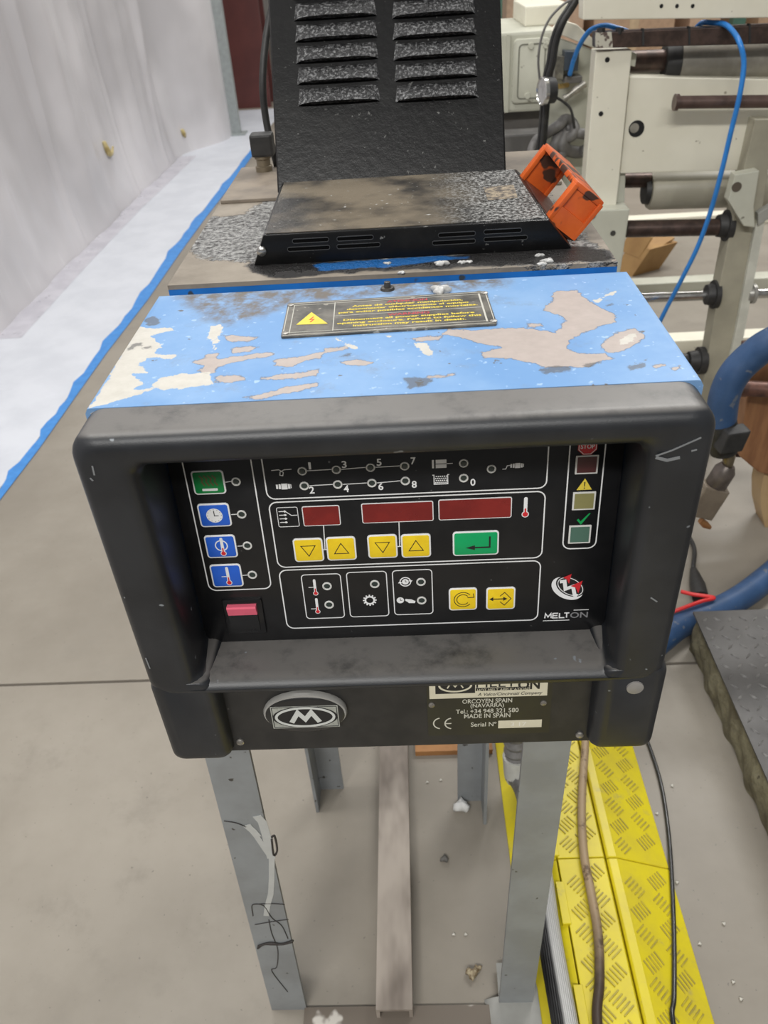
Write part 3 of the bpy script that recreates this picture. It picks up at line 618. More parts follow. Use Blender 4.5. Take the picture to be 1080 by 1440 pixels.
# --- blue front lid with flaked paint
LX = .2015; LY0, LY1 = .0245, .2264
z5 = lambda pts: [tuple(AZ(100+x*.4815, 360+y*.481, TOP)[:2]) for x, y in pts]
z6 = lambda pts: [tuple(AZ(560+x*.4815, 360+y*.481, TOP)[:2]) for x, y in pts]
bare = [z6([(455,100),(520,100),(545,125),(580,150),(632,172),(635,192),(590,205),(540,225),(500,245),(490,270),(530,285),(600,285),(628,300),(590,310),(540,325),(480,322),(430,325),(390,312),(330,300),(255,300),(245,285),(270,272),(320,268),(250,258),(190,240),(130,228),(150,215),(230,218),(330,210),(400,215),(460,225),(490,190),(470,172),(430,160),(430,145),(455,130)]),
        z6([(590,255),(640,222),(690,213),(717,235),(700,255),(650,280),(610,285),(590,268)]), z6([(745,322),(775,315),(780,322),(750,327)]), z6([(793,325),(825,320),(826,333),(797,333)]),
        z6([(375,198),(415,195),(420,205),(380,207)]), z6([(80,352),(170,342),(160,350),(90,358)]), z6([(20,240),(130,235),(125,245),(60,248)]),
        z5([(350,310),(420,295),(430,300),(500,290),(590,280),(590,290),(540,300),(470,310),(430,325),(415,343),(370,335),(385,322)]), z5([(470,270),(520,262),(550,265),(520,280),(475,282)]),
        z5([(600,305),(650,295),(735,282),(735,295),(690,305),(640,325),(600,318)]), z5([(740,272),(800,265),(810,272),(770,280),(745,280)]), z5([(780,308),(850,302),(880,312),(850,320),(800,317)]),
        z5([(550,355),(640,345),(720,332),(722,350),(650,358),(560,360)]), z5([(420,352),(490,348),(502,362),(470,370),(420,367)]), z5([(510,412),(580,398),(650,378),(720,372),(715,382),(640,400),(560,415),(520,417)]),
        z5([(395,290),(430,285),(425,297),(400,298)]), z5([(440,232),(540,238),(535,248),(470,252)])]
white = [z5([(195,205),(230,212),(290,210),(298,218),(260,225),(235,235),(262,260),(245,285),(310,290),(300,305),(245,296),(220,300),(200,315),(220,340),(180,345),(215,375),(180,390),(230,392),(100,435),(50,444),(90,390),(130,320),(160,260)]),
         z5([(235,375),(260,358),(330,345),(400,342),(412,355),(410,375),(350,385),(260,392),(235,388)]), z5([(400,205),(440,200),(443,215),(430,230),(440,245),(420,260),(425,275),(415,278),(412,250),(395,240),(405,225)]),
         z5([(915,233),(940,230),(935,240)]), z5([(1000,255),(1040,255),(1058,280),(1050,295),(1015,275)]), z5([(770,238),(790,245),(840,270),(830,273),(790,255)]), z6([(640,245),(690,222),(700,235),(670,258),(645,262)]), z6([(570,130),(640,97),(640,105),(580,135)])]
dark = [z5([(215,185),(240,178),(262,185),(258,200),(225,205)]), z5([(970,360),(1010,352),(1048,360),(1040,378),(990,385)]), z5([(780,292),(815,283),(818,291),(790,298)]), z6([(415,333),(450,322),(500,325),(490,340),(430,345)]), z6([(670,322),(720,312),(722,325),(680,333)]), z6([(540,318),(590,305),(600,312),(550,326)]), z6([(605,142),(630,135),(632,142),(610,148)]),
        z5([(168,272),(185,258),(205,255),(212,266),(235,262),(233,268),(210,272),(200,262),(186,265),(172,280)])]
soft = [z5([(330,118),(470,98),(640,100),(1000,75),(1080,60),(1080,80),(900,110),(640,135),(600,150),(520,180),(470,195),(420,180),(370,150)]), z6([(0,75),(60,66),(300,62),(300,85),(120,100),(0,110)])]
NX, NY = 200, 100
gx = np.linspace(-LX, LX, NX+1); gy = np.linspace(LY0, LY1, NY+1)
GX, GY = np.meshgrid(gx, gy)
def softtop(x, y):                         # rolled edges of the sheet-metal lid
    d = min(LX-abs(x), LY1-y); r = .004
    return TOP-(r-math.sqrt(max(0, r*r-(r-d)**2)) if d < r else 0)
m = MB(); m.add([(x, y, softtop(x, y)) for y in gy for x in gx], [(j*(NX+1)+i, j*(NX+1)+i+1, (j+1)*(NX+1)+i+1, (j+1)*(NX+1)+i) for j in range(NY) for i in range(NX)])
nb = len(m.v); rim = [i for i in range(NX+1)]+[j*(NX+1)+NX for j in range(1, NY+1)]+[NY*(NX+1)+i for i in range(NX-1, -1, -1)]+[j*(NX+1) for j in range(NY-1, 0, -1)]
low = [(m.v[i][0], m.v[i][1], TOP-.030) for i in rim]; m.add(low, [])
for k in range(len(rim)): m.f.append((rim[k], nb+k, nb+(k+1) % len(rim), rim[(k+1) % len(rim)]))
M_lid, nt, bs, ob = newmat('flaked_blue_paint')
wob = mth(nt, 'MULTIPLY', mth(nt, 'SUBTRACT', noise(nt, ob, 110., 6., .72), .5), .0135)
def msk(name, lo, hi, k=1.):
    return mth(nt, 'SUBTRACT', 1., ramp(nt, mth(nt, 'ADD', getattr_node(nt, name), mth(nt, 'MULTIPLY', wob, k)), lo, hi))
blue = mixc(nt, ramp(nt, noise(nt, ob, 9., 5., .65), .35, .7), (.125, .275, .525), (.195, .345, .575))
blue = mixc(nt, ramp(nt, noise(nt, ob, 160., 2., .5), .66, .72), blue, (.30, .45, .68))
blue = mixc(nt, mth(nt, 'MULTIPLY', ramp(nt, noise(nt, ob, 26., 6., .75), .55, .80), .55), blue, (.17, .19, .22))
blue = mixc(nt, ramp(nt, noise(nt, ob, 75., 3., .6), .685, .72), blue, (.10, .105, .115))
grime = msk('soft', -.006, .014, 1.6)
blue = mixc(nt, mth(nt, 'MULTIPLY', grime, ramp(nt, noise(nt, ob, 60., 4., .7), .28, .62)), blue, (.115, .10, .085))
metal = mixc(nt, noise(nt, ob, 120., 4., .6), (.33, .28, .255), (.45, .39, .36))
rimc = msk('bare', .0003, .0011)
c = mixc(nt, mth(nt, 'MULTIPLY', rimc, .55), blue, (.10, .12, .16))
c = mixc(nt, msk('bare', -.0002, .0002), c, metal)
wht = mixc(nt, noise(nt, ob, 90., 4., .7), (.42, .40, .355), (.60, .58, .53))
c = mixc(nt, msk('white', -.0002, .0002), c, wht)
c = mixc(nt, mth(nt, 'MULTIPLY', msk('dark', -.0010, .0012), .75), c, (.075, .075, .075))
lk(nt, c, bs.inputs['Base Color']); bs.inputs['Roughness'].default_value = .42
hgt = mth(nt, 'SUBTRACT', 1., msk('bare', -.0003, .0003)); bump(nt, bs, hgt, .6, .0006)
lid = build('front_lid', m, M_lid, unit, smooth=40, norm=False)
xs_ = np.array([v[0] for v in m.v]); ys_ = np.array([v[1] for v in m.v])
for nm, pol in (('bare', bare), ('white', white), ('dark', dark), ('soft', soft)): attr(lid, nm, sdf_poly(xs_, ys_, pol))
build('cabinet_body', MB().box((-.196, .075, .648), (.196, .222, .945)), M_blue_side, unit, smooth=0)
# warning plate
wq = [AZ(x, y, TOP+.001) for x, y in ((395, 475), (699, 456.5), (689, 411), (403, 426))]
WF = Frame((wq[0]+wq[1])/2, wq[1]-wq[0], (0, 1, 0)); ww = np.linalg.norm(wq[1]-wq[0])/2; wh = ((wq[2]+wq[3])/2-(wq[0]+wq[1])/2) @ WF.v
wp = build('warning_plate', slab(WF, rr(-ww, ww, 0, wh, .002), -.001, .0006), pm('warning_black', (.05, .048, .042), (.14, .13, .11), 45, .4, spots=((.3, .28, .24), 120., .68)), unit, smooth=0)
W2 = Frame(WF.p(0, 0, .0006), WF.u, WF.v)
wz = lambda X, Yy: tuple(W2.px(380+X*.3056, 400+Yy*.3056))
lw = Ink(W2, .00005); lw.stroke(rr(-ww*.985, ww*.985, wh*.035, wh*.965, .001), .0007, True)
xl = wz(100, 160)[0]; xm = wz(293, 150)[0]; xr = wz(980, 110)[0]
for xx, t in ((xl, .0007), (xm, .0007), (xr, .0014)): lw.stroke([(xx, wh*.08), (xx, wh*.92)], t)
lw.stroke([(xl, wh*.10), (xr, wh*.10)], .0006); lw.stroke([(xl, wh*.90), (xr, wh*.90)], .0006); lw.stroke([(xm, wh*.50), (xr, wh*.50)], .0006)
lw.done('plate_lines', flatm('worn_white', (.48, .47, .42)), wp)
yk = Ink(W2, .00006); rk = Ink(W2, .00006); cxm = (xm+xr)/2; spn = xr-xm
for i, (t, f, ink) in enumerate([('ATENCION', .28, rk), ('Antes de cualquier manipulación,', .76, yk), ('desconectar eléctricamente el equipo', .83, yk), ('para evitar posibles accidentes mortales.', .94, yk)]):
    ink.text(t, (cxm, wh*(.845-.087*i)), spn*f, wh*.068, .03)
for i, (t, f, ink) in enumerate([('WARNING', .28, rk), ('Disconnect all power supplies before', .87, yk), ('opening enclosure. Failure to follow this', .95, yk), ('instruction may result in death.', .74, yk)]):
    ink.text(t, (cxm, wh*(.445-.087*i)), spn*f, wh*.068, .03)
a_, b_, d_ = wz(190, 128), wz(120, 186), wz(265, 181); yk.poly([b_, d_, a_]); yk.done('yellow_lettering', M_warn_yellow, wp)
cc = np.mean([a_, b_, d_], 0); rk.done('red_lettering', flatm('faded_red_ink', (.42, .05, .06)), wp)
bk = Ink(W2, .0002); bk.stroke([tuple(cc+np.array(o_)) for o_ in ((.001, .006), (-.0015, .001), (.0015, .001), (-.001, -.004))], .0009); bk.done('shock_symbol', M_red_ink, wp)
for x, y in ((401, 469), (409, 429.5), (694, 452), (681, 412.5)):
    p_ = W2.px(x, y); build('rivet', lathe(W2.p(*p_, 0), W2.n, [(0, .0001), (0, .0030), (.0008, .0028), (.0014, .0014), (.0015, .0001)], 12), M_steel, wp)
# greasy bolt at the rear of the lid
p_ = AZ(545, 407, TOP); build('lid_bolt', lathe(p_, (0, 0, 1), [(0, .0001), (0, .0062), (.0020, .0055), (.0022, .0030), (.0065, .0026), (.0068, .0001)], 12), pm('greasy_bolt', (.05, .045, .04), rough=.4), unit)
def blob(c, rx, ry, rz, seed, n=10):
    rnd = random.Random(seed); m = MB(); ph = [rnd.uniform(0, 6.28) for _ in range(4)]
    def f(a, b):
        t = 2*math.pi*a; s = math.pi*b; k = 1+.28*math.sin(3*t+ph[0])*math.sin(s)+.22*math.sin(2*s+5*t+ph[1])*math.sin(s)
        return (c[0]+rx*k*math.cos(t)*math.sin(s), c[1]+ry*k*math.sin(t)*math.sin(s), c[2]+rz*k*math.cos(s))
    return m.grid(f, n*2, n)
p_ = AZ(619, 412, TOP); M_glue = pm('white_glue', (.52, .52, .51), (.38, .38, .37), 200, .3)
build('glue_lump', blob(p_+np.array([0, 0, .002]), .007, .006, .004, 1), M_glue, unit, smooth=180)

# --- rear cabinet with its greasy top
RX, RY0, RY1, RZ = .1965, .2440, .668, .9715
build('rear_cabinet', MB().box((-RX+.001, RY0+.001, .606), (RX-.001, RY1-.001, RZ-.017)), M_blue_side, unit, smooth=0)
M_top, nt, bs, ob = newmat('greasy_top')
tan = mixc(nt, ramp(nt, noise(nt, ob, 11., 5., .7), .3, .7), (.17, .145, .115), (.27, .235, .19))
bl_ = getattr_node(nt, 'grease'); wob = mth(nt, 'MULTIPLY', mth(nt, 'SUBTRACT', noise(nt, ob, 55., 4., .65), .5), .045)
gm = mth(nt, 'SUBTRACT', 1., ramp(nt, mth(nt, 'ADD', bl_, wob), -.003, .004))
bm_ = mth(nt, 'SUBTRACT', 1., ramp(nt, mth(nt, 'ADD', getattr_node(nt, 'blue'), mth(nt, 'MULTIPLY', wob, .3)), -.002, .003))
tar = mixc(nt, ramp(nt, noise(nt, ob, 170., 5., .75), .34, .66), (.04, .04, .04), (.50, .50, .49))
wt = mth(nt, 'SUBTRACT', 1., ramp(nt, mth(nt, 'ADD', getattr_node(nt, 'wet'), mth(nt, 'MULTIPLY', wob, .35)), -.003, .003))
c = mixc(nt, gm, tan, tar); c = mixc(nt, wt, c, (.013, .012, .012)); c = mixc(nt, bm_, c, (.012, .13, .40))
lk(nt, c, bs.inputs['Base Color']); mr = nd(nt, 'ShaderNodeMapRange'); lk(nt, gm, mr.inputs[0]); mr.inputs[3].default_value = .6; mr.inputs[4].default_value = .28; lk(nt, mr.outputs[0], bs.inputs['Roughness'])
bump(nt, bs, mth(nt, 'MULTIPLY', gm, noise(nt, ob, 230., 4., .7)), .9, .006)
m = MB(); n1_, n2_ = 130, 140
def rtop(a, b):
    x = -RX+2*RX*a; y = RY0+(RY1-RY0)*b; return (x, y, RZ)
m.grid(rtop, n1_, n2_)
nb = len(m.v); rim = list(range(n1_+1))+[j*(n1_+1)+n1_ for j in range(1, n2_+1)]+[n2_*(n1_+1)+i for i in range(n1_-1, -1, -1)]+[j*(n1_+1) for j in range(n2_-1, 0, -1)]
m.add([(m.v[i][0], m.v[i][1], RZ-.004) for i in rim], [])
for k in range(len(rim)): m.f.append((rim[k], nb+k, nb+(k+1) % len(rim), rim[(k+1) % len(rim)]))
rt = build('cabinet_top', m, M_top, unit, smooth=40, norm=False)
zt = lambda pts: [tuple(AZ(x, y, RZ)[:2]) for x, y in pts]
xs_ = np.array([v[0] for v in m.v]); ys_ = np.array([v[1] for v in m.v])
attr(rt, 'grease', sdf_poly(xs_, ys_, [zt([(262, 350), (290, 308), (345, 300), (372, 285), (390, 262), (740, 240), (790, 300), (812, 330), (850, 352), (868, 368), (760, 372), (640, 372), (520, 378), (400, 384), (372, 385), (352, 372), (300, 368)]), zt([(360, 240), (395, 215), (420, 240), (385, 262)])]))
attr(rt, 'blue', sdf_poly(xs_, ys_, [zt([(445, 372), (600, 360), (655, 362), (560, 374), (450, 380)])]))
attr(rt, 'wet', sdf_poly(xs_, ys_, [zt([(345, 350), (360, 372), (600, 362), (800, 345), (862, 352), (866, 366), (640, 377), (480, 384), (385, 392), (350, 380)])]))
build('blue_rim', MB().box((-RX, RY0, RZ-.0165), (RX, RY1, RZ-.0041)), M_blue_side, unit, smooth=0)
y2 = AZ(300, 284, RZ+.003)[1]
build('rear_plate', MB().box((-RX+.002, y2, RZ), (-.10, RY1-.01, RZ+.004)), pm('stained_plate', (.24, .20, .155), (.15, .125, .10), 14, .6), unit, smooth=0, bevel=.001)
build('rear_plate', MB().box((.137, .50, RZ), (RX-.004, RY1-.01, RZ+.004)), pm('stained_plate', (.24, .20, .155)), unit, smooth=0, bevel=.001)
# --- tank cover (low black hood)
CY0, CZ = .284, .9985
Mtar, nt, bs, ob = newmat('tarred_black_metal')
c = mixc(nt, ramp(nt, noise(nt, ob, 22., 4., .65), .45, .75), (.004, .004, .0043), (.009, .0088, .0085))
c = mixc(nt, ramp(nt, noise(nt, ob, 170., 3., .6), .67, .74), c, (.13, .13, .125))
lk(nt, c, bs.inputs['Base Color']); bs.inputs['Roughness'].default_value = .30; bs.inputs['Specular IOR Level'].default_value = .28; bump(nt, bs, noise(nt, ob, 110., 4., .7), .16, .002)
xtl, xtr, xbl, xbr = -.113, .1425, -.126, .1660
Mdust, nt, bs, ob = newmat('dusty_black_metal')
dn = ramp(nt, noise(nt, ob, 9., 4., .6), .40, .62)
sep = nd(nt, 'ShaderNodeSeparateXYZ'); lk(nt, ob, sep.inputs[0]); xx_ = sep.outputs[0]
dmask = mth(nt, 'MULTIPLY', dn, mth(nt, 'SUBTRACT', 1., ramp(nt, xx_, .02, .11)))
c = mixc(nt, dmask, (.020, .019, .018), (.175, .145, .105))
spk = mth(nt, 'MULTIPLY', ramp(nt, noise(nt, ob, 330., 3., .65), .42, .66), ramp(nt, xx_, .03, .10))
c = mixc(nt, spk, c, (.36, .36, .35)); c = mixc(nt, ramp(nt, noise(nt, ob, 200., 2., .5), .70, .74), c, (.4, .4, .38))
lk(nt, c, bs.inputs['Base Color']); bs.inputs['Roughness'].default_value = .38; bump(nt, bs, noise(nt, ob, 240., 4., .7), .3, .002)
cy1 = .470
m = MB(); m.add([(xbl, CY0, RZ-.001), (xbr, CY0, RZ-.001), (xtr, CY0, CZ), (xtl, CY0, CZ), (xbl, cy1, RZ-.001), (xbr, cy1, RZ-.001), (xtr-.006, cy1, CZ), (xtl-.004, cy1, CZ)],
                [(0, 1, 2, 3), (5, 4, 7, 6), (1, 5, 6, 2), (4, 0, 3, 7), (3, 2, 6, 7), (0, 4, 5, 1)])
cover = build('tank_cover', m, Mtar, unit, smooth=40, bevel=.0025)
m = MB(); e_ = .003; m.prism([(xtl+e_-.001, CY0+e_, CZ), (xtr-e_, CY0+e_, CZ), (xtr-.006-e_, cy1-.004, CZ), (xtl-.004+e_, cy1-.004, CZ)], (0, 0, .0006)); build('cover_top', m, Mdust, cover, smooth=0)
CF = Frame((0, CY0, RZ), (1, 0, 0), (0, 0, 1))
sl = lambda X, Yy: (340+X*.4815, Yy*.4815)
for x0, y0_, x1, y1_ in ((147, 703, 255, 700), (133, 728, 258, 722), (277, 698, 385, 692), (277, 720, 405, 714), (573, 687, 683, 681), (556, 710, 683, 703), (706, 677, 818, 672), (706, 700, 835, 692)):
    p0, p1 = CF.px(*sl(x0, y0_)), CF.px(*sl(x1, y1_)); vv = (p0[1]+p1[1])/2
    mm = MB(); hh_ = .0022
    lo_ = [CF.p(u, v, .0000) for u, v in rr(p0[0], p1[0], vv-hh_, vv+hh_, hh_*.95)]; l1 = [CF.p(u, v, .0007) for u, v in rr(p0[0], p1[0], vv-hh_, vv+hh_, hh_*.95)]
    l2 = [CF.p(u, v, .0007) for u, v in rr(p0[0]+.0005, p1[0]-.0005, vv-hh_*.7, vv+hh_*.7, hh_*.6)]; l3 = [CF.p(u, v, .0001) for u, v in rr(p0[0]+.0005, p1[0]-.0005, vv-hh_*.7, vv+hh_*.7, hh_*.6)]
    mm.loft([lo_, l1, l2, l3], False, False); build('vent_slot', mm, flatm('slot_edge', (.05, .05, .05), .3), cover, smooth=40)
    build('slot_opening', MB().prism(l3, (0, -.0001, 0)), flatm('slot_black', (.002, .002, .002), .9, spec=.1), cover, smooth=0)
p_ = CF.px(368, 353); build('cover_screw', lathe(CF.p(*p_, 0), CF.n, [(0, .0001), (0, .0046), (.002, .0044), (.0034, .0026), (.0036, .0001)], 16), M_chrome, cover)
p_ = AZ(702, 273, CZ); m = MB(); m.prism([AZ(x, y, CZ+.0006) for x, y in ((680, 264), (722, 260), (728, 278), (686, 282))], (0, 0, .0004)); build('torn_sticker', m, pm('torn_sticker', (.32, .26, .18), (.06, .05, .045), 160, .6), cover, smooth=0)
for i, (x, y, s) in enumerate([(545, 371, .005), (620, 372, .009), (650, 370, .006), (660, 369, .005), (565, 384, .005), (758, 360, .006), (770, 368, .008), (592, 357, .003), (755, 322, .004), (762, 372, .006)]):
    build('glue_lump', blob(AZ(x, y, RZ)+np.array([0, 0, s*.1]), s*.62, s*.4, s*.25, 20+i), M_glue, unit, smooth=180)
# --- open lid with louvres
LB = np.array([.002, .462, .990]); LA = math.radians(33)
LF = Frame(LB, (1, 0, 0), (0, math.sin(LA), math.cos(LA)))
ll, lr = LF.px(389, 250)[0], LF.px(712, 243)[0]; LH = .262
m = MB(); m.loft([[LF.p(u, v, -.020) for u, v in rr(ll, lr, 0, LH, .002, 2)], [LF.p(u, v, -.003) for u, v in rr(ll, lr, 0, LH, .002, 2)], [LF.p(u, v, 0) for u, v in rr(ll+.002, lr-.002, .001, LH-.002, .002, 2)]], True, True)
olid = build('open_lid', m, Mtar, unit, smooth=30)
Mlouv, nt, bs, ob = newmat('crust_and_glint_louver')
c = mixc(nt, ramp(nt, noise(nt, ob, 330., 3., .7), .48, .66), (.018, .018, .019), (.22, .222, .225)); lk(nt, c, bs.inputs['Base Color']); bs.inputs['Roughness'].default_value = .3  # pale speckles are crust, lightened to paint gloss highlights on the louvers
bump(nt, bs, noise(nt, ob, 330., 4., .7), .8, .003)
lc = [(476, 134), (474, 103), (474, 73), (473, 43), (472, 14)]; rc = [(613, 129), (612, 99), (611, 69), (611, 39), (611, 11)]
pit = None
for column in (lc, rc):
    P_ = [LF.px(*p) for p in column]; step = (P_[-1][1]-P_[0][1])/4; uu = sum(p[0] for p in P_)/5
    for k in range(-0, 8):
        v_ = P_[0][1]+step*k; wl_ = .0445
        if v_ > LH-.02: break
        mm = MB()
        def lf(a, b):
            s = 2*a-1; e = max(0, 1-abs(s)**4)**.6; d = .0085*e*(1-b)**.85
            return LF.p(uu+s*wl_*(1-.06*b), v_-step*.40+step*.80*b, d+.0001)
        mm.grid(lf, 20, 6)
        mm.add([lf(i/20, 0) for i in range(21)]+[LF.p(uu+(2*i/20-1)*wl_, v_-step*.40+.0012, 0) for i in range(21)], [(i, 21+i, 22+i, i+1) for i in range(20)])
        build('louver', mm, Mlouv, olid, smooth=60, norm=False)
# --- orange stirrup handle on the cover's sloping flank
b_far, b_near = np.array([.150, .437, .987]), np.array([.157, .310, .982])
nrm = np.array([.62, 0, .785]); sdir = np.array([.785, 0, -.62])
def tipfor(base, px_, py_):
    best = min((np.hypot(*(np.array([(lambda d: 540+FPX*(d @ RGT)/(d @ FWD))(base+nrm*L-CAM), (lambda d: 720-FPX*(d @ UPV)/(d @ FWD))(base+nrm*L-CAM)])-[px_, py_])), L) for L in np.linspace(.02, .09, 70)); return best[1]
Lh = .5*(tipfor(b_far, 783, 224)+tipfor(b_near, 822, 262))
Mor = pm('orange_plastic', (.62, .115, .018), (.52, .085, .014), 30, .38, spots=((.06, .025, .015), 45., .555))
hnd = build('handle', MB().obox((b_far+b_near)/2+sdir*.004, sdir*.017, (b_far-b_near)/2*1.02, nrm*.0022), pm('handle_foot', (.10, .03, .02), rough=.4), unit, smooth=0)
for nm_, pa, pb_ in (('handle_arm', b_far, b_far+nrm*Lh), ('handle_arm', b_near, b_near+nrm*Lh)):
    m = MB(); dirv = (b_far-b_near)/np.linalg.norm(b_far-b_near); mid_ = (pa+pb_)/2
    m.obox(mid_, sdir*.015, dirv*.0022, (pb_-pa)/2)
    for s_ in (-1, 1): m.obox(mid_+sdir*.015*s_, sdir*.0020, dirv*.0055, (pb_-pa)/2)
    build(nm_, m, Mor, hnd, smooth=40, bevel=.0008)
m = MB(); tA, tB = b_far+nrm*Lh, b_near+nrm*Lh; m.obox((tA+tB)/2, sdir*.0165, (tA-tB)/2*1.06, nrm*.003); build('handle_grip', m, Mor, hnd, smooth=40, bevel=.002)
m = MB(); m.obox(b_near+nrm*Lh*.22-dirv*.0035, sdir*.0150, dirv*.0018, nrm*Lh*.22); build('handle_web', m, Mor, hnd, smooth=0)
# --- connector and cable at the rear left
p_ = AZ(372, 240, RZ+.004)
con = build('connector', lathe(p_, (0, 0, 1), [(0, .0001), (0, .0105), (.006, .0105), (.007, .0088), (.014, .0088), (.015, .0105), (.018, .0105), (.018, .0001)], 18), pm('brass_dull', (.25, .21, .15), rough=.4, metal=.6), unit)
build('connector_cap', MB().box((p_[0]-.012, p_[1]-.012, p_[2]+.018), (p_[0]+.016, p_[1]+.012, p_[2]+.044)), M_rubber, con, smooth=0, bevel=.003)
pth = [p_+np.array(v) for v in ((.014, .02, .0), (.006, .03, .05), (.008, .035, .10), (.022, .06, .16), (.05, .08, .22))]
build('cable', MB().tube(smoothpath(pth), .0045, 10), M_rubber, unit, smooth=180)

# ================================================================ STAND
stand = thing('machine_stand', 'grey angle iron stand carrying the hot melt unit', 'stand', (0, .2, 0))
def leg(x0t, x1t, x0b, x1b, y, zt, side, dirn=1, z0=0.):
    t = .005; m = MB()
    def flange(a, b, c, d): m.loft([[a[i] for i in range(4)], [c[i] for i in range(4)]], True, True)
    def sq(xa, xb, ya, yb, z): return [(xa, ya, z), (xb, ya, z), (xb, yb, z), (xa, yb, z)]
    m.loft([sq(x0b, x1b, y, y+t*dirn, z0), sq(x0t, x1t, y, y+t*dirn, zt)], True, True)
    ob_, ot_ = (x0b, x0t) if side < 0 else (x1b-t, x1t-t)
    m.loft([sq(ob_, ob_+t, y+t*dirn, y+.05*dirn, z0), sq(ot_, ot_+t, y+t*dirn, y+.05*dirn, zt)], True, True)
    return m
YL = .044
l1 = AY(295, 1078, YL); l2 = AY(357, 1075, YL); l3 = AY(389, 1438, YL); l4 = AY(436, 1438, YL)
lg = build('leg', leg(l1[0], l2[0], l3[0]-.001, l4[0], YL, .648, -1), M_leg, stand, smooth=0)
r1 = AY(737, 1048, YL); r2 = AY(804, 1048, YL); r3 = AY(702, 1410, YL); r4 = AY(749, 1410, YL)
build('leg', leg(r1[0], r2[0], r3[0], r4[0], YL, .648, 1, 1, .0125), M_leg, stand, smooth=0)
rl = AZ(446, 1128, 0); rr2 = AZ(655, 1145, 0)
build('leg', leg(rl[0], rl[0]+.045, rl[0], rl[0]+.045, rl[1]+.03, .60, -1, -1), M_leg, stand, smooth=0)
build('leg', leg(rr2[0]-.012, rr2[0]+.033, rr2[0]-.012, rr2[0]+.033, rr2[1]+.03, .60, 1, -1), M_leg, stand, smooth=0)
build('top_rail', MB().box((-.205, .05, .600), (-.155, .40, .606)), M_leg, stand, smooth=0)
build('top_rail', MB().box((.105, .05, .600), (.155, .40, .606)), M_leg, stand, smooth=0)
# drips and wire on the left leg
FL = Frame((0, YL, 0), (1, 0, 0), (0, 0, 1))
zz3 = lambda X, Yy: tuple(FL.px(260+X*.2778, 1040+Yy*.2778))
ik = Ink(FL, .0001, .0006); ik.stroke([zz3(*p) for p in ((320, 430), (365, 490), (405, 550), (440, 600), (440, 700), (435, 780), (418, 840), (412, 890))], .0065); ik.stroke([zz3(*p) for p in ((365, 385), (392, 415), (412, 480), (425, 540), (438, 600))], .0095); ik.stroke([zz3(*p) for p in ((312, 432), (345, 460), (370, 490))], .0085)
ik.done('paint_drip', flatm('white_drip', (.47, .48, .47)), lg)
for path in ([(370, 1050), (400, 1030), (450, 1030), (500, 1028), (548, 1012)], [(372, 1040), (430, 1024), (490, 1030), (545, 1018)], [(355, 935), (440, 920), (525, 908)], [(345, 890), (342, 835), (400, 840), (440, 900), (490, 940), (522, 1005)], [(345, 832), (430, 828), (505, 832)], [(425, 910), (440, 980), (470, 1060), (465, 1150), (440, 1170), (520, 1275)], [(198, 410), (260, 420), (310, 440)]):
    r_ = .0016 if path[0][1] > 1035 else .0006
    build('tie_wire', MB().tube(smoothpath([FL.p(*zz3(*p), r_*.9) for p in path], 4), r_, 6), flatm('dark_wire', (.035, .03, .028), .6), lg, smooth=180)
build('tie_wire', MB().tube(smoothpath([FL.p(*zz3(*p), .001) for p in ((440, 490), (455, 485), (468, 555), (450, 580), (440, 500))], 4), .0012, 6), flatm('dark_wire', (.035, .03, .028), .6), lg, smooth=180)
# floor rails of the stand
fz = .006
build('floor_rail', MB().box((l4[0]-.002, -.05, 0), (.13, .0445, fz)), pm('flaked_rail', (.15, .125, .10), (.55, .52, .47), 9, .6, lo=.52, hi=.56), stand, smooth=0)
ch0 = AZ(535, 1400, .03); ch1 = AZ(590, 1400, .03); m = MB(); cx0, cx1 = ch0[0]-.006, ch1[0]-.010
m.box((cx0, .03, .026), (cx1, .80, .031)); m.box((cx0, .03, 0), (cx0+.005, .80, .026)); m.box((cx1-.005, .03, 0), (cx1, .80, .026))
build('floor_channel', m, pm('channel_paint', (.40, .35, .30), (.13, .105, .085), 9, .6, stretch=(1, .35, 1)), stand, smooth=0)
# bent grey plate by the right foot
pl = [(.082, .0025, .052), (.094, .0100, .052), (.1015, .0128, .052), (.1025, .0130, .096), (.134, .0130, .096), (.153, .0132, .096), (.156, .0136, .060)]
m = MB(); m.loft([[(x, yb, z), (x, -.045, z-.001), (x, -.045, z-.003), (x, yb, z-.002)] for x, z, yb in pl], True, True)
build('foot_plate', m, pm('duct_grey', (.34, .34, .32), (.26, .26, .24), 10, .35), stand, smooth=60)
exec_more = True

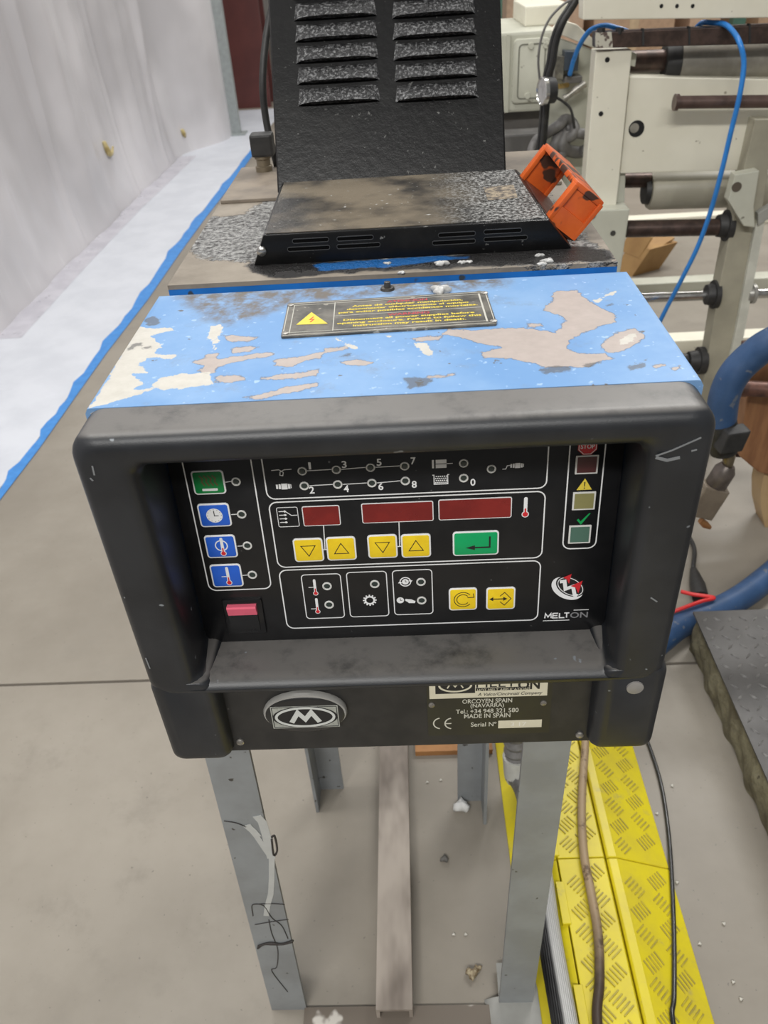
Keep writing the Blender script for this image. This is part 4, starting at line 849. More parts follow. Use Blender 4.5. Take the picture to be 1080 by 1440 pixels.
# ================================================================ FLOOR THINGS
# --- yellow cable ramps
M_yel, nt, bs, ob = newmat('yellow_ramp_plastic')
c = mixc(nt, ramp(nt, noise(nt, ob, 14., 5., .65), .35, .75), (.70, .585, .012), (.60, .49, .03))
c = mixc(nt, mth(nt, 'MULTIPLY', ramp(nt, noise(nt, ob, 22., 5., .75), .56, .78), .7), c, (.36, .30, .13))
lk(nt, c, bs.inputs['Base Color']); bs.inputs['Roughness'].default_value = .4
RHT = .040
xr0 = .142; xr1 = AZ(1000, 1440, 0)[0]+.004; xg = AZ(906, 1440, RHT)[0]; xh = AZ(800, 1290, RHT)[0]
ySeam = AZ(850, 1206, RHT)[1]
prof = [(xr0, 0), (xr0+.004, .004), (xh-.020, RHT-.003), (xh-.014, RHT-.001)]
def ramp_section(y0, y1, lab, notch):
    b = ((xr0+xr1)/2, (y0+y1)/2, 0)
    t = thing('cable_ramp', lab, 'cable ramp', b)
    def ext(pts): return MB().prism([(x, y0, z) for x, z in pts], (0, y1-y0, 0))
    build('left_flank', ext([(xr0, 0), (xr0, .003), (xh-.003, RHT-.002), (xh-.003, 0)]), M_yel, t, smooth=0, bevel=.0015)
    build('cover_strip', ext([(xh-.001, 0), (xh-.001, RHT), (xg-.004, RHT+.001), (xg-.0015, RHT-.003), (xg-.0015, 0)]), M_yel, t, smooth=0, bevel=.001)
    build('right_flank', ext([(xg+.001, 0), (xg+.001, RHT-.003), (xg+.004, RHT), (xg+.016, RHT-.0005), (xr1, .003), (xr1, 0)]), M_yel, t, smooth=0, bevel=.0015)
    for ya, yb in notch:                   # hinge knuckles along the left of the cover strip
        build('hinge_lug', MB().box((xh-.011, ya, RHT-.012), (xh+.002, yb, RHT+.0018)), M_yel, t, smooth=0, bevel=.0012)
    # tread: small ribs in slanted sets
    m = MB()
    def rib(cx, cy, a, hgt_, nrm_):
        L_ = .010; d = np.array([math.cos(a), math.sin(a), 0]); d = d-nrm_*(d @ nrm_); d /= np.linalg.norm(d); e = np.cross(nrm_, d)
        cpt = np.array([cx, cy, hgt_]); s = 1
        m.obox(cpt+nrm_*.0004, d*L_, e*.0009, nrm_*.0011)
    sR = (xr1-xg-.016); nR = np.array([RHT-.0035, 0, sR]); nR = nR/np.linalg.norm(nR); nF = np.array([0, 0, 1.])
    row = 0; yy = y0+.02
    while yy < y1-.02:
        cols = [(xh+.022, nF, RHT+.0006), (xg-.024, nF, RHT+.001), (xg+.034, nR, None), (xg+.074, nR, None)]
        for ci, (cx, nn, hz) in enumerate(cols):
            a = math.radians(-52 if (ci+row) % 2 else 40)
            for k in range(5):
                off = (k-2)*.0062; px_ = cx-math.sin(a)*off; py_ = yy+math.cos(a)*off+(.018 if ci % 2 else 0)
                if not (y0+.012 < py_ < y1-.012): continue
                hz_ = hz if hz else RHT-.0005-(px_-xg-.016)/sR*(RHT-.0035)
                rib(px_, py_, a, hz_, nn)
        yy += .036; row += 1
    o = build('tread_ribs', m, pm('darker_yellow_rib', (.50, .41, .04), (.34, .28, .06), 60, .5), t, smooth=0, norm=False); o['kind'] = 'stuff'  # ribs in a darker, browner yellow than the ramp
    return t
yn = lambda x, y: AZ(x, y, RHT)[1]
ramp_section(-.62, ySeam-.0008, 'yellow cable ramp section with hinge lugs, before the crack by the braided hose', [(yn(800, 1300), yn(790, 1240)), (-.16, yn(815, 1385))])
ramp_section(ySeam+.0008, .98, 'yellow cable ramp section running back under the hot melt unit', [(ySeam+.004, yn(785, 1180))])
# --- cables on the ramp
def onramp(x, y, r):
    for z in (RHT+r,):
        p = AZ(x, y, z+.0028)
        if p[0] > xg+.016:
            sR = xr1-xg-.016; n = np.array([-(RHT-.0035)/sR, 0, -1.]); # slope plane
            pl_n = np.array([(RHT-.0035)/sR, 0, 1.]); pl_o = np.array([xg+.016, 0, RHT+.0014])+pl_n/np.linalg.norm(pl_n)*r
            p = hit(x, y, pl_o, pl_n)
            if p[2] < r: p = AZ(x, y, r)
    return p
M_tanc, nt, bs, ob = newmat('tan_stained_cable')
sep = nd(nt, 'ShaderNodeSeparateXYZ'); lk(nt, ob, sep.inputs[0])
dk = ramp(nt, mth(nt, 'ADD', sep.outputs[1], mth(nt, 'MULTIPLY', noise(nt, ob, 40.), .10)), -.10, .06)
c = mixc(nt, dk, (.05, .033, .022), mixc(nt, ramp(nt, noise(nt, ob, 45., 4., .7), .55, .68), (.36, .26, .155), (.12, .075, .04)))
lk(nt, c, bs.inputs['Base Color']); bs.inputs['Roughness'].default_value = .5
pth = [onramp(x, y, .0068) for x, y in ((824, 1000), (823, 1045), (818, 1130), (821, 1200), (831, 1255), (841, 1315), (843, 1380), (840, 1440))]
pth = pth+[pth[-1]+np.array([-.004, -.10, 0])]; base = pth[4]
tag(build('power_cable', MB().tube(smoothpath(pth), .0068, 12), M_tanc, smooth=180, base=(base[0], base[1]+.0, RHT)), 'tan cable with brown stains lying on the yellow ramp', 'cable')
pth = [onramp(x, y, .0034) for x, y in ((895, 1005), (915, 1055), (930, 1105), (940, 1170), (945, 1240), (948, 1320), (948, 1400), (947, 1440))]
pth = pth+[pth[-1]+np.array([0, -.10, 0])]
tag(build('thin_cable', MB().tube(smoothpath(pth), .0034, 10), pm('shiny_black_cable', (.02, .02, .02), rough=.25), smooth=180, base=(pth[4][0], pth[4][1], 0)), 'thin glossy black cable crossing the edge of the yellow ramp', 'cable')
# --- corrugated conduit behind the right leg
cdt = thing('corrugated_conduit', 'grey corrugated conduit hanging down behind the right stand leg', 'conduit', (.15, .37, 0))
pth = smoothpath([AY(720, 985, .40), AY(720, 1040, .395), AY(722, 1085, .385), AY(727, 1130, .37), AY(731, 1175, .35), AY(733, 1210, .33)], 16)
pth = [np.array([p[0]+.006, p[1], max(p[2], .0475)]) for p in pth]; cend = pth[-1]
# resample for ribs
m = MB(); m.tube(pth, [.0185+.0022*math.sin(i*math.pi/2*1.0) for i in range(len(pth))], 16); build('corrugated_tube', m, pm('conduit_grey', (.22, .215, .21), (.15, .145, .14), 60, .45), cdt, smooth=30)
i_ = 24; build('conduit_collar', MB().tube(pth[i_:i_+14], .0225, 18), pm('white_fitting', (.60, .60, .56), rough=.4), cdt, smooth=40)
# --- braided hose at the front of the ramp
def onflank(x, y, r):
    z = .05
    for _ in range(12): p = AZ(x, y, z); z = .003+(p[0]-xr0)/(xh-.003-xr0)*(RHT-.005)+r*1.128
    return AZ(x, y, z)
bh = [cend]+[onflank(x, y, .0175) for x, y in ((762, 1240), (769, 1295), (778, 1350), (787, 1400), (795, 1445))]
bh.append(bh[-1]+np.array([.001, -.12, 0]))
M_braid, nt, bs, ob = newmat('braided_sleeve')
sep = nd(nt, 'ShaderNodeSeparateXYZ'); lk(nt, ob, sep.inputs[0])
wv = nd(nt, 'ShaderNodeTexWave'); wv.inputs['Scale'].default_value = 110.; wv.inputs['Distortion'].default_value = 1.; lk(nt, ob, wv.inputs['Vector'])
c = mixc(nt, getattr_node(nt, 'white_side'), (.016, .016, .017), mixc(nt, ramp(nt, wv.outputs[0], .2, .8), (.42, .42, .41), (.62, .62, .61)))
lk(nt, c, bs.inputs['Base Color']); bs.inputs['Roughness'].default_value = .5; bump(nt, bs, wv.outputs[0], .5, .002)
sp = smoothpath(bh, 12); m = MB().tube(sp, .0175, 24)
tb_ = build('braided_hose', m, M_braid, smooth=180, base=(bh[2][0], bh[2][1], bh[2][2]-.0175), norm=False)
vals = []
for i, v in enumerate(m.v):
    j = min(i//24, len(sp)-1); d = np.array(v)-sp[j]; t_ = sp[min(j+1, len(sp)-1)]-sp[max(j-1, 0)]; t_ /= np.linalg.norm(t_)
    rgt_ = np.cross(t_, [0, 0, 1.]); rgt_ /= np.linalg.norm(rgt_); rgt_ *= np.sign(rgt_[0]); up_ = np.cross(rgt_, t_); up_ *= np.sign(up_[2])
    a = math.degrees(math.atan2(d @ up_, d @ rgt_)); vals.append(1. if 12 < a < 102 else 0.)
attr(tb_, 'white_side', vals)
tag(tb_, 'black hose with a white braided stripe beside the right stand leg', 'hose')
# --- diamond-plate step with rough sides
SH = .10; stp = thing('step_platform', 'low step with grey diamond plate top and rough mossy sides', 'step', (.9, .2, 0))
sy1 = AZ(978, 860, SH)[1]; sx0 = .551
M_rough, nt, bs, ob = newmat('rough_mossy_side')
nz = noise(nt, ob, 20., 6., .7); c = mixc(nt, ramp(nt, nz, .35, .65), (.15, .13, .08), (.30, .275, .18)); c = mixc(nt, ramp(nt, noise(nt, ob, 45., 4., .7), .62, .72), c, (.04, .03, .02))
lk(nt, c, bs.inputs['Base Color']); bs.inputs['Roughness'].default_value = .9; bump(nt, bs, noise(nt, ob, 50., 6., .75), 1., .012)
def rside(a, b):
    y = -.45+a*(sy1-.006+.45); z = b*(SH-.004); n = .0025*math.sin(y*61+z*40)+.002*math.sin(y*113-z*90)+.0015*math.sin(y*31)
    return (sx0+.010+n-.006*math.sin(b*math.pi), y, z)
m = MB().grid(rside, 160, 10); build('rough_side', m, M_rough, stp, smooth=180)
build('core', MB().box((sx0+.016, -.45, 0), (1.6, sy1-.01, SH-.004)), M_rough, stp, smooth=0)
build('diamond_plate', MB().box((sx0, -.45, SH-.004), (1.6, sy1, SH)), pm('plate_steel', (.06, .056, .052), (.04, .037, .034), 18, .45), stp, smooth=0)
m = MB(); k = 0
for iy in range(int((sy1+.40)/.024)):
    for ix in range(30):
        cx = sx0+.015+ix*.024; cy = -.40+iy*.024+.002; a = math.radians(45 if (ix+iy) % 2 else -45); d = np.array([math.cos(a), math.sin(a), 0]); e = np.array([-d[1], d[0], 0])
        if cy > sy1-.012: continue
        P8 = [np.array([cx, cy, SH-.0002])+q for q in (d*.010, e*.0028, -d*.010, -e*.0028)]
        m.add(P8+[np.array([cx, cy, SH+.0022])+d*.006, np.array([cx, cy, SH+.0022])-d*.006], [(0, 1, 4), (1, 2, 5, 4), (2, 3, 5), (3, 0, 4, 5)])
o = build('tread_lugs', m, pm('lug_steel', (.22, .215, .205), (.13, .125, .12), 40, .3), stp, smooth=0); o['kind'] = 'stuff'  # lugs paler than the plate, their bright highlights put into the colour
# --- heated hoses and glue gun at the right
M_bh = pm('blue_hose', (.024, .062, .145), (.034, .08, .18), 22, .5, spots=((.11, .13, .17), 60., .66))
HY = .86
hp = [AY(1013, 600, HY), AY(1018, 560, HY), AY(1030, 530, HY), AY(1052, 505, HY), AY(1085, 482, HY-.01), AY(1130, 470, HY-.02), AY(1200, 490, HY-.03)]
hp2 = [np.array([hp[-1][0]+.10, HY-.03, .50]), np.array([hp[-1][0]+.16, HY-.03, .2]), np.array([hp[-1][0]+.20, HY-.02, .033])]
hs = thing('heated_hose', 'arched blue heated hose with a black clamp and hanging glue gun', 'hose', (hp2[-1][0], HY, 0))
build('hose_jacket', MB().tube(smoothpath(hp+hp2), .0275, 20), M_bh, hs, smooth=180)
c0 = AY(1013, 592, HY); c1 = AY(1018, 634, HY)
build('hose_cuff', MB().tube([c0, c0*.7+c1*.3, c1*.7+c0*.3, c1], [.029, .0295, .030, .026], 18), M_rubber, hs, smooth=50)
cc = AY(1029, 617, HY-.03); build('clamp_block', MB().obox(cc, np.array([.022, .004, .0]), np.array([-.002, .016, 0]), np.array([.004, 0, .022])), M_rubber, hs, smooth=0, bevel=.004)
g0 = AY(1026, 632, HY); g1 = AY(1024, 654, HY); g2 = AY(1012, 675, HY); g3 = AY(968, 742, HY)
build('swivel', MB().tube([g0, g0*.5+g1*.5, g1], [.010, .012, .009], 14), pm('swivel_brass', (.22, .18, .12), rough=.35, metal=.6), hs, smooth=50)
dv_ = (g3-g1)/np.linalg.norm(g3-g1); sd = np.cross(dv_, [0, 1, 0])
build('gun_cylinder', MB().tube([g1, g1+dv_*.012, g1+dv_*.046, g1+dv_*.05], [.014, .021, .021, .018], 18), pm('gun_metal', (.15, .125, .11), (.09, .075, .065), 30, .4, .4), hs, smooth=50)
build('gun_body', MB().obox(g1+dv_*.085, sd*.026, np.array([0, .018, 0]), dv_*.036), pm('gun_brown', (.20, .165, .125), (.15, .12, .09), 20, .45), hs, smooth=0, bevel=.003)
n0 = AY(992, 738, HY-.01); build('gun_nozzle', MB().tube([n0+np.array([-.012, 0, .012]), n0+np.array([-.004, 0, .004]), n0, n0+np.array([.011, 0, -.008])], [.006, .0075, .0078, .004], 12), pm('copper', (.42, .20, .08), rough=.35, metal=.6), hs, smooth=50)
# lower hose lying on the floor
lp_ = [AZ(900, 920, .03), AZ(955, 880, .03), AZ(1000, 862, .03), AZ(1045, 838, .03), AZ(1090, 803, .032)]
lp_ = [np.array([.20, .640, .069]), np.array([.265, .640, .070]), np.array([.320, .643, .0645]), np.array([.375, .650, .0455])]+lp_+[lp_[-1]+np.array([.12, .10, 0]), lp_[-1]+np.array([.30, .16, 0])]
tag(build('floor_hose', MB().tube(smoothpath(lp_), .027, 20), M_bh, smooth=180, base=(lp_[2][0], lp_[2][1], 0)), 'blue hose lying on the floor behind the diamond plate step', 'hose')
# red wire and black plug over that hose
q0 = AZ(1004, 845, .065); rw_ = [AZ(958, 832, .062), AZ(975, 836, .066), AZ(990, 838, .066), AZ(1004, 841, .064), AZ(985, 846, .066), AZ(958, 856, .062), AZ(930, 866, .05)]
tag(build('red_wire', MB().tube(smoothpath(rw_), .0042, 8), flatm('red_insulation', (.62, .03, .03), .4), smooth=180, base=(q0[0], q0[1], .055)), 'loop of red wire resting on the blue floor hose', 'wire')
pg = thing('cable_plug', 'black tapered cable plug beside the red wire loop', 'plug', AZ(985, 850, 0))
k0, k1, k2 = AZ(972, 768, .0), AZ(975, 800, .018), AZ(985, 840, .020)
build('plug_body', MB().tube([k1, k1*.8+k2*.2, k1*.4+k2*.6, k2], [.007, .011, .017, .017], 14), M_rubber, pg, smooth=50)
build('plug_lead', MB().tube(smoothpath([k1, k0+np.array([0, .0, .012]), k0+np.array([-.03, .12, .008]), k0+np.array([-.10, .25, .008])]), .005, 8), M_rubber, pg, smooth=180)
# --- brown crate end at the right
BY = 1.08; wb = thing('wooden_crate', 'brown wooden crate end with a protruding bolt near the arched hose', 'crate', AY(1085, 752, BY)*np.array([1, 1, 0])+np.array([.06, 0, 0]))
Mw = pm('brown_wood', (.30, .145, .065), (.22, .10, .045), 9, .5, stretch=(6, 6, 1), bmp=.3, bscale=60); Mwd = pm('dark_brown_wood', (.085, .04, .028), (.06, .03, .02), 9, .5); Mwt = pm('tan_wood', (.50, .345, .18), (.42, .28, .14), 6, .5)
m = MB(); m.prism([AY(x, y, BY) for x, y in ((1058, 500), (1150, 490), (1150, 690), (1066, 664), (1040, 642))], (0, .05, 0)); build('side_board', m, Mw, wb, smooth=0, bevel=.004)
m = MB(); m.prism([AY(x, y, BY+.05) for x, y in ((1052, 490), (1100, 485), (1100, 650), (1030, 642))], (0, .04, 0)); build('back_board', m, Mwd, wb, smooth=0)
f_ = AY(1130, 758, BY); m = MB(); m.prism([AY(x, y, BY+.01) for x, y in ((1075, 664), (1150, 680), (1140, 730))]+[np.array([f_[0], BY+.01, 0.0]), np.array([AY(1090, 745, BY)[0], BY+.01, 0.0])]+[AY(x, y, BY+.01) for x, y in ((1076, 742), (1070, 715), (1070, 690))], (0, .06, 0)); build('crate_leg', m, Mwt, wb, smooth=0)
p_ = AY(1049, 546, BY-.03); build('bolt', lathe(p_, (1, -.25, 0), [(-.020, .0001), (-.020, .015), (-.016, .018), (.002, .018), (.002, .0165), (.06, .0165), (.06, .0001)], 16), pm('bolt_rust', (.20, .095, .07), (.09, .05, .04), 40, .45, .3), wb, smooth=40)
# --- cardboard scrap far behind and strip under the unit
cb = AZ(905, 378, 0); cbt = thing('cardboard_box', 'small crumpled brown cardboard box on the floor behind the cream machine', 'box', cb)
Mcb = pm('cardboard', (.42, .25, .095), (.34, .19, .07), 8, .6)
m = MB(); rz = .5; ca, sa = math.cos(rz), math.sin(rz)
m.obox(cb+np.array([0, 0, .055]), np.array([ca, sa, 0])*.075, np.array([-sa, ca, 0])*.055, np.array([.03, 0, .055])); build('carton', m, Mcb, cbt, smooth=0)
m = MB(); m.obox(cb+np.array([.04, .0, .112]), np.array([ca, sa, .3])*.055, np.array([-sa, ca, .1])*.04, np.array([0, 0, .003])); build('flap', m, Mcb, cbt, smooth=0)
m = MB(); m.obox(cb+np.array([-.05, -.01, .11]), np.array([.02, 0, .04]), np.array([-sa, ca, 0])*.06, np.array([.003, 0, 0])); build('flap', m, Mcb, cbt, smooth=0)
s0 = AZ(575, 1052, .01); s1 = AZ(700, 1056, .01)
tag(build('cardboard_strip', MB().box((-.005, s0[1]-.01, 0), (.135, s0[1]+.12, .012)), pm('orange_card', (.42, .20, .07), (.30, .14, .05), 14, .6), smooth=0, base=(.06, s0[1], 0)), 'brown cardboard strip on the floor behind the rear stand legs', 'cardboard')
# --- crumbs
def crumb(x, y, s, mat, lab, grp=None, seed=0, nm='glue_pellet'):
    p = AZ(x, y, s*.6); tag(build(nm, blob((p[0], p[1], s*.75), s, s*.85, s*.75, seed, 6), mat, smooth=180, base=(p[0], p[1], 0)), lab, 'debris', grp)
Mpel = flatm('pale_pellet', (.60, .58, .52)); Mcr = pm('brown_crumb', (.16, .11, .06), (.42, .36, .24), 150, .7)
for i, (x, y) in enumerate([(924, 1144), (952, 1241), (1018, 1299), (1031, 1381), (1042, 1405), (984, 1327), (945, 1105)]):
    crumb(x, y, .0026, Mpel, 'tiny pale glue pellet on the floor between yellow ramp and step', 'pellets on the floor by the step', i)
for i, (x, y) in enumerate([(655, 1314), (638, 1314), (601, 1100), (620, 1097)]):
    crumb(x, y, .0024, Mpel, 'tiny pale glue pellet on the floor under the stand', 'pellets under the stand', i+9)
crumb(664, 1369, .009, Mcr, 'brown speckled crumb lump on the floor under the stand', None, 31, 'crumb_lump')
crumb(672, 1362, .0055, Mcr, 'small crumb touching the brown speckled lump', None, 32, 'crumb_lump')
crumb(625, 1208, .0065, pm('grey_crumb', (.13, .125, .115), rough=.8), 'flat grey crumb on the floor beside the channel rail', None, 33, 'crumb_lump')
crumb(649, 1134, .0135, flatm('white_foam', (.66, .66, .64), .7), 'white foam lump stuck at the right rear stand foot', None, 34, 'foam_lump')

# ================================================================ CREAM CONVERTING MACHINE
MY = 1.50
cmn = thing('converting_machine', 'cream enamel web converting machine with rollers and shafts', 'machine', (.9, MY, 0))
def plateY(name, px, y, depth, mat, bev=.002, parent=cmn):
    return build(name, MB().prism([AY(a, b, y) for a, b in px], (0, depth, 0)), mat, parent, smooth=0, bevel=bev)
def rollX(name, pa, pb, y, prof, mat, n=24, parent=cmn):
    a, b = AY(*pa, y), AY(*pb, y); d = b-a; L = np.linalg.norm(d)
    return build(name, lathe(a, d, [(t if t < .1 else L, r) for t, r in prof], n), mat, parent, smooth=40)
up = plateY('upright', [(838, 72), (889, 70), (871, 250), (866, 294), (820, 296)], MY, .05, M_cream)
for x, y, r_ in ((854, 84, .0052), (845, 160, .0052)):
    p_ = AY(x, y, MY); build('bolt_hole', lathe(p_, (0, -1, 0), [(-.001, .0001), (-.001, r_), (.0006, r_), (.0006, .0001)], 14), flatm('hole_black', (.01, .01, .01), .9), up)
bm_ = plateY('side_beam', [(886, 108), (1150, 113), (1150, 236), (872, 244)], MY+.008, .05, M_cream)
p_ = AY(895, 181, MY+.008); build('round_hole', lathe(p_, (0, -1, 0), [(-.001, .0001), (-.001, .0175), (.0006, .0175), (.0006, .0001)], 24), flatm('hole_black', (.01, .01, .01), .9), bm_)
p_ = AY(892, 180, MY+.008); build('hole_sleeve', lathe(p_, (0, -1, 0), [(0, .0001), (0, .0105), (.0012, .0100), (.0012, .0001)], 20), M_roller, bm_)
plateY('upright_foot', [(866, 240), (880, 240), (878, 290), (862, 290)], MY+.02, .04, M_cream_dk)
tb2 = plateY('top_beam', [(821, -60), (1150, -70), (1150, 24), (820, 28)], MY-.02, .05, M_cream)
for x in (930, 952, 974):
    p_ = AY(x, 8.5, MY-.02); build('bolt_hole', lathe(p_, (0, -1, 0), [(-.001, .0001), (-.001, .0038), (.0006, .0038), (.0006, .0001)], 12), flatm('hole_black', (.01, .01, .01), .9), tb2)
db = plateY('dark_bar', [(838, 46), (1150, 32), (1150, 60), (838, 68)], MY-.012, .04, M_rust)
plateY('bar_end', [(838, 46), (860, 45), (862, 67), (838, 68)], MY-.014, .01, pm('chipped_cream', (.50, .48, .40), (.10, .07, .06), 60, .5, lo=.52, hi=.56), .0005, db)
for x in (903, 968, 1053): plateY('bar_joint', [(x, 43-(x-838)*.045), (x+3, 43-(x-838)*.045), (x+3, 66-(x-838)*.025), (x, 66-(x-838)*.025)], MY-.0135, .01, M_rubber, 0, db)
for x in (845, 871): p_ = AY(x, 44, MY-.005); build('bar_bolt', lathe(p_, (0, 0, 1), [(-.004, .0001), (-.004, .009), (.006, .009), (.006, .0001)], 6), M_rubber, db)
r1_ = rollX('top_roller', (880, 87), (1150, 77), MY+.075, [(0, .0001), (0, .022), (.02, .022), (.34, .022)], M_rust)
a_, b_ = AY(952, 86, MY+.075), AY(1150, 77, MY+.075)
build('roller_tube', lathe(a_, b_-a_, [(0, .0001), (0, .044), (.35, .044), (.35, .0001)], 28), M_roller, r1_)
build('roller_seal', lathe(a_-np.array([.030, 0, 0]), b_-a_, [(0, .0001), (0, .036), (.012, .040), (.031, .042), (.031, .0001)], 24), M_rubber, r1_)
plateY('bearing_lip', [(888, 72), (896, 76), (893, 94), (885, 92)], MY+.03, .03, M_cream_dk)
plateY('paper_guide', [(884, 100), (940, 98), (938, 108), (884, 110)], MY+.09, .003, pm('white_guide', (.78, .77, .73), rough=.5), 0)
rollX('guide_rod', (948, 144), (1150, 142), MY-.05, [(0, .0001), (0, .0165), (.008, .0165), (.008, .0128), (.36, .0128), (.36, .0001)], pm('rod_brown', (.13, .085, .072), (.09, .06, .052), 40, .35, .4))
# lower roller
r2_ = rollX('lower_roller', (868, 254), (1140, 250), MY+.085, [(0, .0001), (0, .017), (.34, .017)], M_rust)
a_, b_ = AY(912, 268, MY+.085), AY(1140, 262, MY+.085)
build('roller_tube', lathe(a_, b_-a_, [(0, .0001), (0, .040), (.006, .044), (.30, .044), (.30, .0001)], 28), pm('pale_roller', (.42, .395, .315), (.34, .32, .25), 10, .45), r2_)
build('roller_seal', lathe(a_-np.array([.012, 0, 0]), b_-a_, [(0, .0001), (0, .030), (.0125, .032), (.0125, .0001)], 24), M_rubber, r2_)
# block on the left that carries the middle shaft, down to the floor
BYk = MY-.04
bk_ = AY(850, 450, BYk)
blk = build('bearing_column', MB().prism([AY(826, 296, BYk), AY(886, 294, BYk), AY(876, 360, BYk), np.array([AY(876, 360, BYk)[0]-.02, BYk, 0]), np.array([AY(826, 296, BYk)[0], BYk, 0])], (0, .09, 0)), M_cream_dk, cmn, smooth=0, bevel=.003)
for x, y, r_ in ((831.5, 302, .0115), (862, 328, .0065)):
    p_ = AY(x, y, BYk); build('bolt_hole', lathe(p_, (0, -1, 0), [(-.001, .0001), (-.001, r_), (.0006, r_), (.0006, .0001)], 16), flatm('hole_grey', (.05, .048, .042), .6), blk)
# right post with bushings
PY = MY-.03
topL, topR = AY(1046, 285, PY), AY(1082, 240, PY)
pst = build('right_post', MB().prism([AY(1062, 168, PY), AY(1092, 168, PY), AY(1052, 420, PY), AY(1022, 560, PY), AY(1007, 640, PY)*np.array([1, 1, 0]), AY(968, 640, PY)*np.array([1, 1, 0]), AY(985, 560, PY), AY(1012, 400, PY), AY(1032, 300, PY)], (0, .05, 0)), pm('post_olive', (.40, .375, .29), (.33, .31, .24), 8, .45), cmn, smooth=0, bevel=.002)
plateY('post_edge', [(1066, 300), (1078, 300), (1040, 505), (1024, 560), (1014, 560), (1034, 470)], PY-.012, .012, pm('edge_white', (.62, .62, .54), rough=.45), .001)
plateY('bearing_bracket', [(1034, 246), (1068, 240), (1060, 290), (1062, 320), (1046, 318), (1024, 282)], PY-.03, .03, M_cream_dk)
p_ = AY(1036, 263, PY-.03); build('bracket_hole', lathe(p_, (0, -1, 0), [(-.001, .0001), (-.001, .011), (.0006, .011), (.0006, .0001)], 18), flatm('hole_brown', (.10, .08, .06), .7), cmn)
plateY('diagonal_brace', [(1066, 300), (1150, 250), (1150, 262), (1066, 318)], PY-.02, .02, pm('brace_grey', (.36, .36, .33), rough=.4), .002)
sh = rollX('middle_shaft', (880, 322), (1034, 319), MY+.0, [(0, .0001), (0, .0195), (.30, .0195), (.30, .0001)], M_rust)
def collar(x, y, yv, R_, t_, mat, name='bushing', dirv=(1, -.0, 0)):
    p_ = AY(x, y, yv); return build(name, lathe(p_, dirv, [(-t_, .0001), (-t_, R_*.70), (-t_*.2, R_*.78), (-t_*.2, R_), (t_*.4, R_), (t_*.4, .0001)], 22), mat, cmn, smooth=40)
collar(1022, 317, MY, .036, .022, M_rubber)
lsh = rollX('lower_shaft', (895, 419), (1150, 410), MY, [(0, .0001), (0, .0118), (.50, .0118), (.50, .0001)], M_chrome)
collar(1004, 414, MY-.01, .035, .02, M_rubber); collar(1058, 413, MY-.03, .024, .012, pm('steel_collar', (.40, .39, .36), rough=.35, metal=.5), 'shaft_collar')
collar(984, 507, MY-.01, .036, .03, M_rubber)
rollX('bottom_shaft', (900, 508), (990, 505), MY, [(0, .0001), (0, .017), (.18, .017), (.18, .0001)], M_rubber)
# long low rails of the machine seen on the floor behind
for k, (y_, h_, z_, mt) in enumerate(((2.05, .05, .0, M_cream), (2.55, .06, .0, M_cream_dk), (3.4, .05, .0, M_cream))):
    build('floor_rail', MB().box((.82, y_, z_), (3.0, y_+.07, z_+h_)), mt, cmn, smooth=0, bevel=.004)
# --- cabinet body behind the upright (grey-green), gearbox
SBY = MY+.16
plateY('body_panel', [(776, 50), (838, 72), (842, 100), (822, 300), (765, 300), (770, 160)], SBY, .03, M_cream_dk)
plateY('cap_sheet', [(776, 44), (840, 70), (842, 62), (812, 35), (790, 28)], SBY-.005, .03, M_cream)
# gearbox cover box
GY = 2.15; gx = thing('gearbox_housing', 'grey-green cast housing with raised cover behind the open lid', 'housing', AY(745, 150, GY)*np.array([1, 1, 0]))
gl, gr2 = AY(690, 150, GY), AY(777, 155, GY); gt = AY(740, 44, GY)[2]
bxg = build('housing_body', MB().box((gl[0]-.10, GY, gr2[2]), (gr2[0], GY+.42, gt)), M_cream_dk, gx, smooth=0, bevel=.008)
build('pedestal', MB().box((gl[0]-.08, GY+.05, 0), (gr2[0]-.02, GY+.38, gr2[2]+.004)), pm('pedestal_grey', (.11, .105, .10), (.16, .15, .14), 8, .5), gx, smooth=0)
GF = Frame((0, GY, 0), (1, 0, 0), (0, 0, 1)); cvr = [GF.px(x, y) for x, y in ((722, 55), (773, 55), (773, 142), (722, 142))]
cu0, cu1, cv0, cv1 = cvr[0][0], min(cvr[1][0], gr2[0]-.004), cvr[2][1], cvr[0][1]
cov = build('raised_cover', slab(GF, rr(cu0, cu1, cv0, cv1, .012), 0, .010, .003), M_cream_dk, gx, smooth=30)
build('cover_groove', Ink(GF, .0101, .0008).stroke(rr(cu0+.016, cu1-.012, cv0+.012, cv1-.014, .010), .0035, True).m, flatm('groove_dark', (.16, .16, .13)), cov, smooth=0)
for x, y in ((746, 64), (767, 63), (741, 134)): 
    p_ = GF.px(x, y); build('cover_bolt', lathe(GF.p(*p_, .010), (0, -1, 0), [(0, .0001), (0, .009), (.004, .008), (.004, .0001)], 14), M_cream_dk, cov)
build('upper_box', MB().box((AY(738, 30, GY+.12)[0], GY+.12, gt), (AY(800, 30, GY+.12)[0], GY+.40, gt+.050)), M_cream, gx, smooth=0, bevel=.004)
build('end_plate', MB().box((AY(712, 100, GY)[0]-.002, GY-.006, gr2[2]+.002), (AY(716, 100, GY)[0], GY, gt-.004)), M_cream_dk, gx, smooth=0)
# conveyor-like dark rails under the housing
rl0 = AY(740, 195, GY-.1)
tag(build('guard_rail', MB().box((gl[0]-.25, GY-.14, 0), (gr2[0]+.02, GY-.06, AY(740, 188, GY-.14)[2])), pm('rail_dark', (.085, .082, .08), (.15, .145, .14), 10, .4), smooth=0, bevel=.006, base=(gl[0], GY-.1, 0)), 'dark grey guard rail in front of the cast housing', 'rail')
